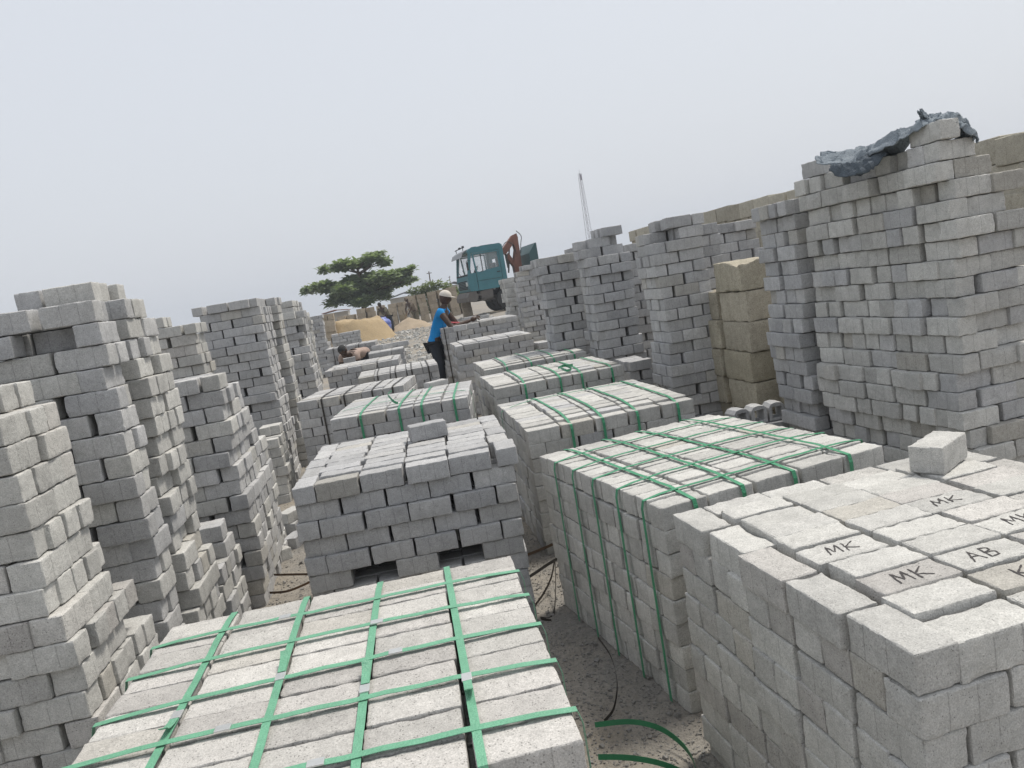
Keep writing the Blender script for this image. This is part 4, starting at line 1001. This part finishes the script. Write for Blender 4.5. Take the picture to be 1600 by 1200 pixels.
    part('spring', lambda bm: (addpoly(bm, [(.55, .78), (1.0, .62), (1.9, .56), (2.6, .64), (2.9, .78), (2.6, .74), (1.9, .66), (1.0, .72)], .55, .65), addtube(bm, [(.55, .25, .62), (1.3, .4, .55)], .04, 8), addtube(bm, [(.2, .3, .7), (.9, .5, .5)], .05, 8)), 'steel')
    def wheel(x, y, s):
        R_ = .50; o = empty_part = None
        bm = bmesh.new(); prof = [(.26, -.13), (.42, -.15), (.485, -.13), (R_, -.09), (R_, .09), (.485, .13), (.42, .15), (.26, .13)]; n = 32; rings = []
        for r_, yy in prof: rings.append([bm.verts.new((r_*math.cos(k/n*6.2832), yy, r_*math.sin(k/n*6.2832))) for k in range(n)])
        for a, b in zip(rings, rings[1:]+rings[:1]):
            for k in range(n): bm.faces.new((a[k], a[(k+1) % n], b[(k+1) % n], b[k]))
        wh = bmobj('wheel', bm, M['black'], root, False, loc=(x, y, R_-.01))
        bm = bmesh.new(); n = 24; rings = []
        for r_, yy in ((.275, -.10*s), (.25, -.12*s), (.22, -.05*s), (.14, -.04*s), (.12, -.11*s), (.07, -.12*s)):
            rings.append([bm.verts.new((r_*math.cos(k/n*6.2832), yy, r_*math.sin(k/n*6.2832))) for k in range(n)])
        for a, b in zip(rings, rings[1:]):
            for k in range(n): bm.faces.new((a[k], a[(k+1) % n], b[(k+1) % n], b[k]))
        bm.faces.new(rings[-1])
        for k in range(8): addtube(bm, [(.17*math.cos(k*.785), -.035*s, .17*math.sin(k*.785)), (.17*math.cos(k*.785), -.065*s, .17*math.sin(k*.785))], .016, 6)
        bmobj('rim', bm, M['rim'], wh)
    for x in (1.56, 5.4): wheel(x, .20, 1); wheel(x, W-.20, -1)
    # loader crane
    def boom(bm):
        addpoly(bm, [(1.75, 2.36), (2.36, 2.98), (2.56, 3.04), (2.60, 2.84), (2.44, 2.72), (1.98, 2.26)], 1.0, 1.28)
        addbox(bm, (2.12, 1.14, 2.92), (.5, .16, .07), .01, Matrix.Rotation(R(-45), 3, 'Y')) if False else None
    part('boom', boom, 'crane')
    part('column', lambda bm: (addpoly(bm, [(2.34, 2.82), (2.58, 2.88), (2.58, 2.3), (2.55, 1.1), (2.25, 1.1), (2.22, 1.8), (2.40, 2.4)], .98, 1.30), addpoly(bm, [(2.0, 2.1), (2.1, 2.3), (2.3, 1.9), (2.28, 1.6)], 1.02, 1.26)), 'crane')
    part('hydraulic_ram', lambda bm: (addtube(bm, [(2.02, 1.14, 1.7), (1.98, 1.14, 2.45)], .05, 8), addtube(bm, [(2.05, 1.36, 1.5), (2.30, 1.36, 2.75)], .035, 8)), 'steel')
    part('hose', lambda bm: (addtube(bm, spline([(2.62, 1.2, 3.15), (2.74, 1.0, 2.9), (2.66, .95, 2.6), (2.6, .98, 2.2)], 5), .016, 6), addtube(bm, spline([(1.8, .98, 2.5), (2.05, .9, 2.75), (2.35, .95, 2.55), (2.4, .98, 2.2)], 5), .014, 6)), 'black')
    part('headboard', lambda bm: addpoly(bm, [(2.72, 1.2), (2.72, 2.12), (3.02, 2.5), (3.08, 2.5), (3.08, 1.2)], .2, W-.2), 'teal_dk')
    part('load_bed', lambda bm: (addbox(bm, (5.4, W/2, 1.16), (4.3, W, .16), .01), addbox(bm, (5.4, .03, 1.5), (4.3, .06, .5), .01), addbox(bm, (5.4, W-.03, 1.5), (4.3, .06, .5), .01)), 'teal_dk')
truck()

# ------------------------------------------------------------------ vegetation
def leaves(name, blobs, n, size, mt, parent, seed, flat=.5):
    rg = random.Random(seed); V = []; Fc = []; tot = sum(b[3]*b[4]*b[5] for b in blobs)
    for (x, y, z, rx, ry, rz, *_) in blobs:
        for _i in range(int(n*rx*ry*rz/tot)):
            while True:
                a = Vector((rg.uniform(-1, 1), rg.uniform(-1, 1), rg.uniform(-1, 1)))
                if a.length < 1: break
            a *= (.55+.45*rg.random())/max(.35, a.length)*a.length**.5
            dn = noise.noise(Vector((x+a.x*rx, y+a.y*ry, z+a.z*rz))*1.7+Vector((seed, 0, 0)))
            if dn < -.13: continue
            c = Vector((x+a.x*rx, y+a.y*ry, z+a.z*rz*(1+.3*dn)))
            for k in range(4):          # a rosette of leaves
                az = rg.uniform(0, 6.28); el = rg.uniform(-.5, .6); d = Vector((math.cos(az)*math.cos(el), math.sin(az)*math.cos(el), math.sin(el)))
                s = d.cross(Vector((0, 0, 1))).normalized(); s = (s+Vector((0, 0, rg.uniform(-.6, .6)))).normalized(); L_ = size*rg.uniform(.6, 1.25); w_ = L_*.28; q = len(V)
                o = c+d*L_*.1
                V += [o, o+d*L_*.6-s*w_+Vector((0, 0, .03)), o+d*L_, o+d*L_*.6+s*w_+Vector((0, 0, .03))]; Fc.append((q, q+1, q+2, q+3))
    return link(name, meshpd(name, V, Fc, mt), parent)
def tree():
    WY_ = 47.0; b = Y(568, 480, WY_); root = empty('almond_tree', (b.x, b.y, gz(b.x, b.y)), 0, 'spreading layered broadleaf tree behind the far block stacks', 'tree')
    loc = root.location; pl = [(492, 452, 0, .75, .30), (515, 450, .5, .8, .30), (540, 453, -.6, .9, .36), (505, 446, -.4, .55, .2), (512, 421, .3, .6, .22), (535, 416, -.3, .8, .30), (562, 412, .3, .85, .32), (580, 404, -.2, .6, .28), (590, 397, .2, .35, .2),
        (570, 436, .6, .9, .40), (598, 433, -.7, .9, .40), (625, 430, .2, .7, .32), (643, 421, 0, .32, .18), (600, 411, .3, .4, .2), (604, 407, 0, .25, .15), (628, 443, .4, .6, .25), (642, 437, -.2, .3, .16), (560, 455, 0, 1.1, .42), (590, 452, .5, 1.0, .38), (536, 466, .3, .8, .32), (565, 470, -.4, .9, .34), (550, 440, 0, .6, .3), (520, 474, 0, .5, .22), (597, 464, -.1, .5, .22)]
    bl = []
    for px, py, dy, rx, rz in pl:
        q = Y(px, py, WY_+dy*1.6)-loc; bl.append((q.x, q.y, q.z, rx, rx*1.0, rz))
    leaves('crown', bl, 6800, .34, M['leaf'], root, 3)
    bm = bmesh.new(); top = Vector((.12, 0, 4.0))
    addtube(bm, [(0, 0, -.1), (.03, .02, .8), (.0, 0, 1.8), (.06, 0, 2.8), top], [.20, .16, .13, .10, .05], 10); bmobj('trunk', bm, M['bark'], root, True)
    for i, q in enumerate(bl):
        z0 = max(1.0, min(3.6, q[2]-.5)); bm = bmesh.new(); s = Vector((.03, 0, z0)); e = Vector(q[:3])
        addtube(bm, [s, s.lerp(e, .5)+Vector((0, 0, .12)), e], [.06, .04, .018], 6); bmobj('branch', bm, M['bark'], root, True)
tree()
def bush(label, px, py, wy, r_, seed, mk='bush'):
    p = Y(px, py, wy); g_ = gz(p.x, p.y); root = empty('shrub', (p.x, p.y, g_), 0, label, 'shrub', 'shrubs behind the block stacks'); h = p.z-g_
    rg = random.Random(seed)
    leaves('foliage', [(rg.uniform(-r_, r_)*.7, rg.uniform(-.4, .4), h-rg.uniform(0, .5), r_*.6, .5, .4) for _ in range(5)]+[(0, 0, h*.5, r_, .6, h*.45)], 420, .22, M[mk], root, seed)
    bm = bmesh.new()
    for k in range(4): addtube(bm, [(rg.uniform(-.1, .1), 0, -.05), (rg.uniform(-.2, .2), 0, h*.5), (rg.uniform(-r_, r_)*.6, 0, h*.9)], [.03, .02, .01], 5)
    bmobj('stem', bm, M['bark'], root)
bush('pale green shrub rising over the block stacks behind the man in blue', 682, 446, 45.5, 1.0, 31)
bush('pale green shrub between the man in blue and the truck', 706, 447, 44.5, .9, 32)
bush('pale green shrub close to the truck grille', 716, 456, 43.5, .5, 33)
bush('dusty shrub left of the pole', 655, 452, 46, .6, 34)

# ------------------------------------------------------------------ far buildings, poles, mast
def shed(label, px0, px1, py, wy, depth, mt, wall='render', tilt=.06, dz=.25):
    a, b = Y(px0, py, wy), Y(px1, py, wy); g_ = gz(a.x, wy); w_ = b.x-a.x; h = (a.z+b.z)/2-g_
    root = empty('shed', ((a.x+b.x)/2, wy, g_), 0, label, 'shed')
    bm = bmesh.new(); addbox(bm, (0, depth/2, (h-.1)/2), (w_*.92, depth*.9, h-.1)); bmobj('wall', bm, M[wall], root)
    bm = bmesh.new(); addpoly(bm, [(-w_/2, h-.08), (-w_/2, h-.02), (0, h+dz), (w_/2, h-.02), (w_/2, h-.08), (0, h+dz-.07)], -.25, depth+.25); bmobj('roof', bm, M[mt], root)
    bm = bmesh.new(); addbox(bm, (-w_*.2, depth*.05-.02, h*.5), (w_*.18, .06, h*.3)); bmobj('window', bm, M['glassd'], root)
    bm = bmesh.new(); addbox(bm, (w_*.15, depth*.05-.02, h*.36), (w_*.16, .06, h*.7)); bmobj('door', bm, M['roofred'], root)
shed('low shed with a dark pitched roof behind the block stacks', 606, 660, 461, 62, 4, 'roof')
shed('small grey-roofed shed just left of the truck', 695, 724, 443, 58, 3, 'roof', dz=.15)
shed('low rust-roofed hut at the foot of the tree', 502, 545, 486, 56, 3, 'roofred', dz=.1)
def pole(label, px0, py0, px1, py1, wy, r_):
    a = Y(px0, py0, wy); b = Y(px1, py1, wy); g_ = gz(a.x, wy); o = Vector((a.x, wy, g_-.05))
    bm = bmesh.new(); addtube(bm, [(0, 0, 0), (0, 0, a.z-g_), b-o], [r_, r_*.9, r_*.6], 8); addbox(bm, (b-o)*.96, (r_*6, r_*.8, r_*.8), 0)
    ob = bmobj('pole', bm, M['bark']); ob.location = o; tag(ob, label, 'pole', 'thin poles behind the block stacks')
pole('thick dark pole over the shrubs behind the man in blue', 674, 452, 670, 424, 52, .055)
pole('thin pole between the shrubs and the truck', 704, 446, 702, 431, 56, .03)
pole('very thin short pole beside the thick dark pole', 677, 448, 676, 436, 54, .025)

def mast():
    WY_ = 120.; t = Y(905.5, 271, WY_); g_ = gz(t.x, WY_); H_ = t.z-g_
    root = empty('lattice_mast', (t.x, WY_, g_), R(20), 'pale lattice radio mast rising behind the right-hand stacks', 'mast')
    w0, w1 = .95, .36; f = lambda z: (w0+(w1-w0)*z/H_)/2
    for sx in (-1, 1):
        for sy in (-1, 1):
            bm = bmesh.new(); addtube(bm, [(sx*f(0), sy*f(0), 0), (sx*f(H_*.5), sy*f(H_*.5), H_*.5), (sx*f(H_), sy*f(H_), H_)], .027, 6); bmobj('leg', bm, M['mast'], root)
    n = 15
    for k in range(n):
        za, zb = H_*k/n, H_*(k+1)/n; a, b = f(za), f(zb); bm = bmesh.new(); q = [(-1, -1), (1, -1), (1, 1), (-1, 1)]
        for i in range(4):
            s, e = q[i], q[(i+1) % 4]
            addtube(bm, [(s[0]*a, s[1]*a, za), (e[0]*b, e[1]*b, zb)], .009, 4); addtube(bm, [(e[0]*a, e[1]*a, za), (s[0]*b, s[1]*b, zb)], .009, 4); addtube(bm, [(s[0]*b, s[1]*b, zb), (e[0]*b, e[1]*b, zb)], .009, 4)
        bmobj('bracing', bm, M['mast'], root)
    bm = bmesh.new(); addtube(bm, [(0, 0, H_-.1), (0, 0, H_+.7)], .02, 6); addbox(bm, (.1, 0, H_-.6), (.25, .2, .9), .02); bmobj('antenna', bm, M['mast'], root)
mast()

# ------------------------------------------------------------------ hazy air
bm = bmesh.new(); addbox(bm, (0, 0, 0), (1, 1, 1))
me = bpy.data.meshes.new('haze'); bm.to_mesh(me); bm.free()
hm = bpy.data.materials.new('haze_air'); hm.use_nodes = True; t = hm.node_tree; t.nodes.clear()
vp = t.nodes.new('ShaderNodeVolumePrincipled'); vp.inputs['Color'].default_value = (.84, .90, .98, 1); vp.inputs['Density'].default_value = .0016
vp.inputs['Anisotropy'].default_value = .2
oo = t.nodes.new('ShaderNodeOutputMaterial'); t.links.new(vp.outputs[0], oo.inputs['Volume'])
ho = link('haze', me, None, (0, 220, 12), None, hm, 'stuff'); ho.scale = (760, 820, 27)
ho['label'] = 'thin milky haze filling the air over the yard'
print('bricks as objects', NB[0])
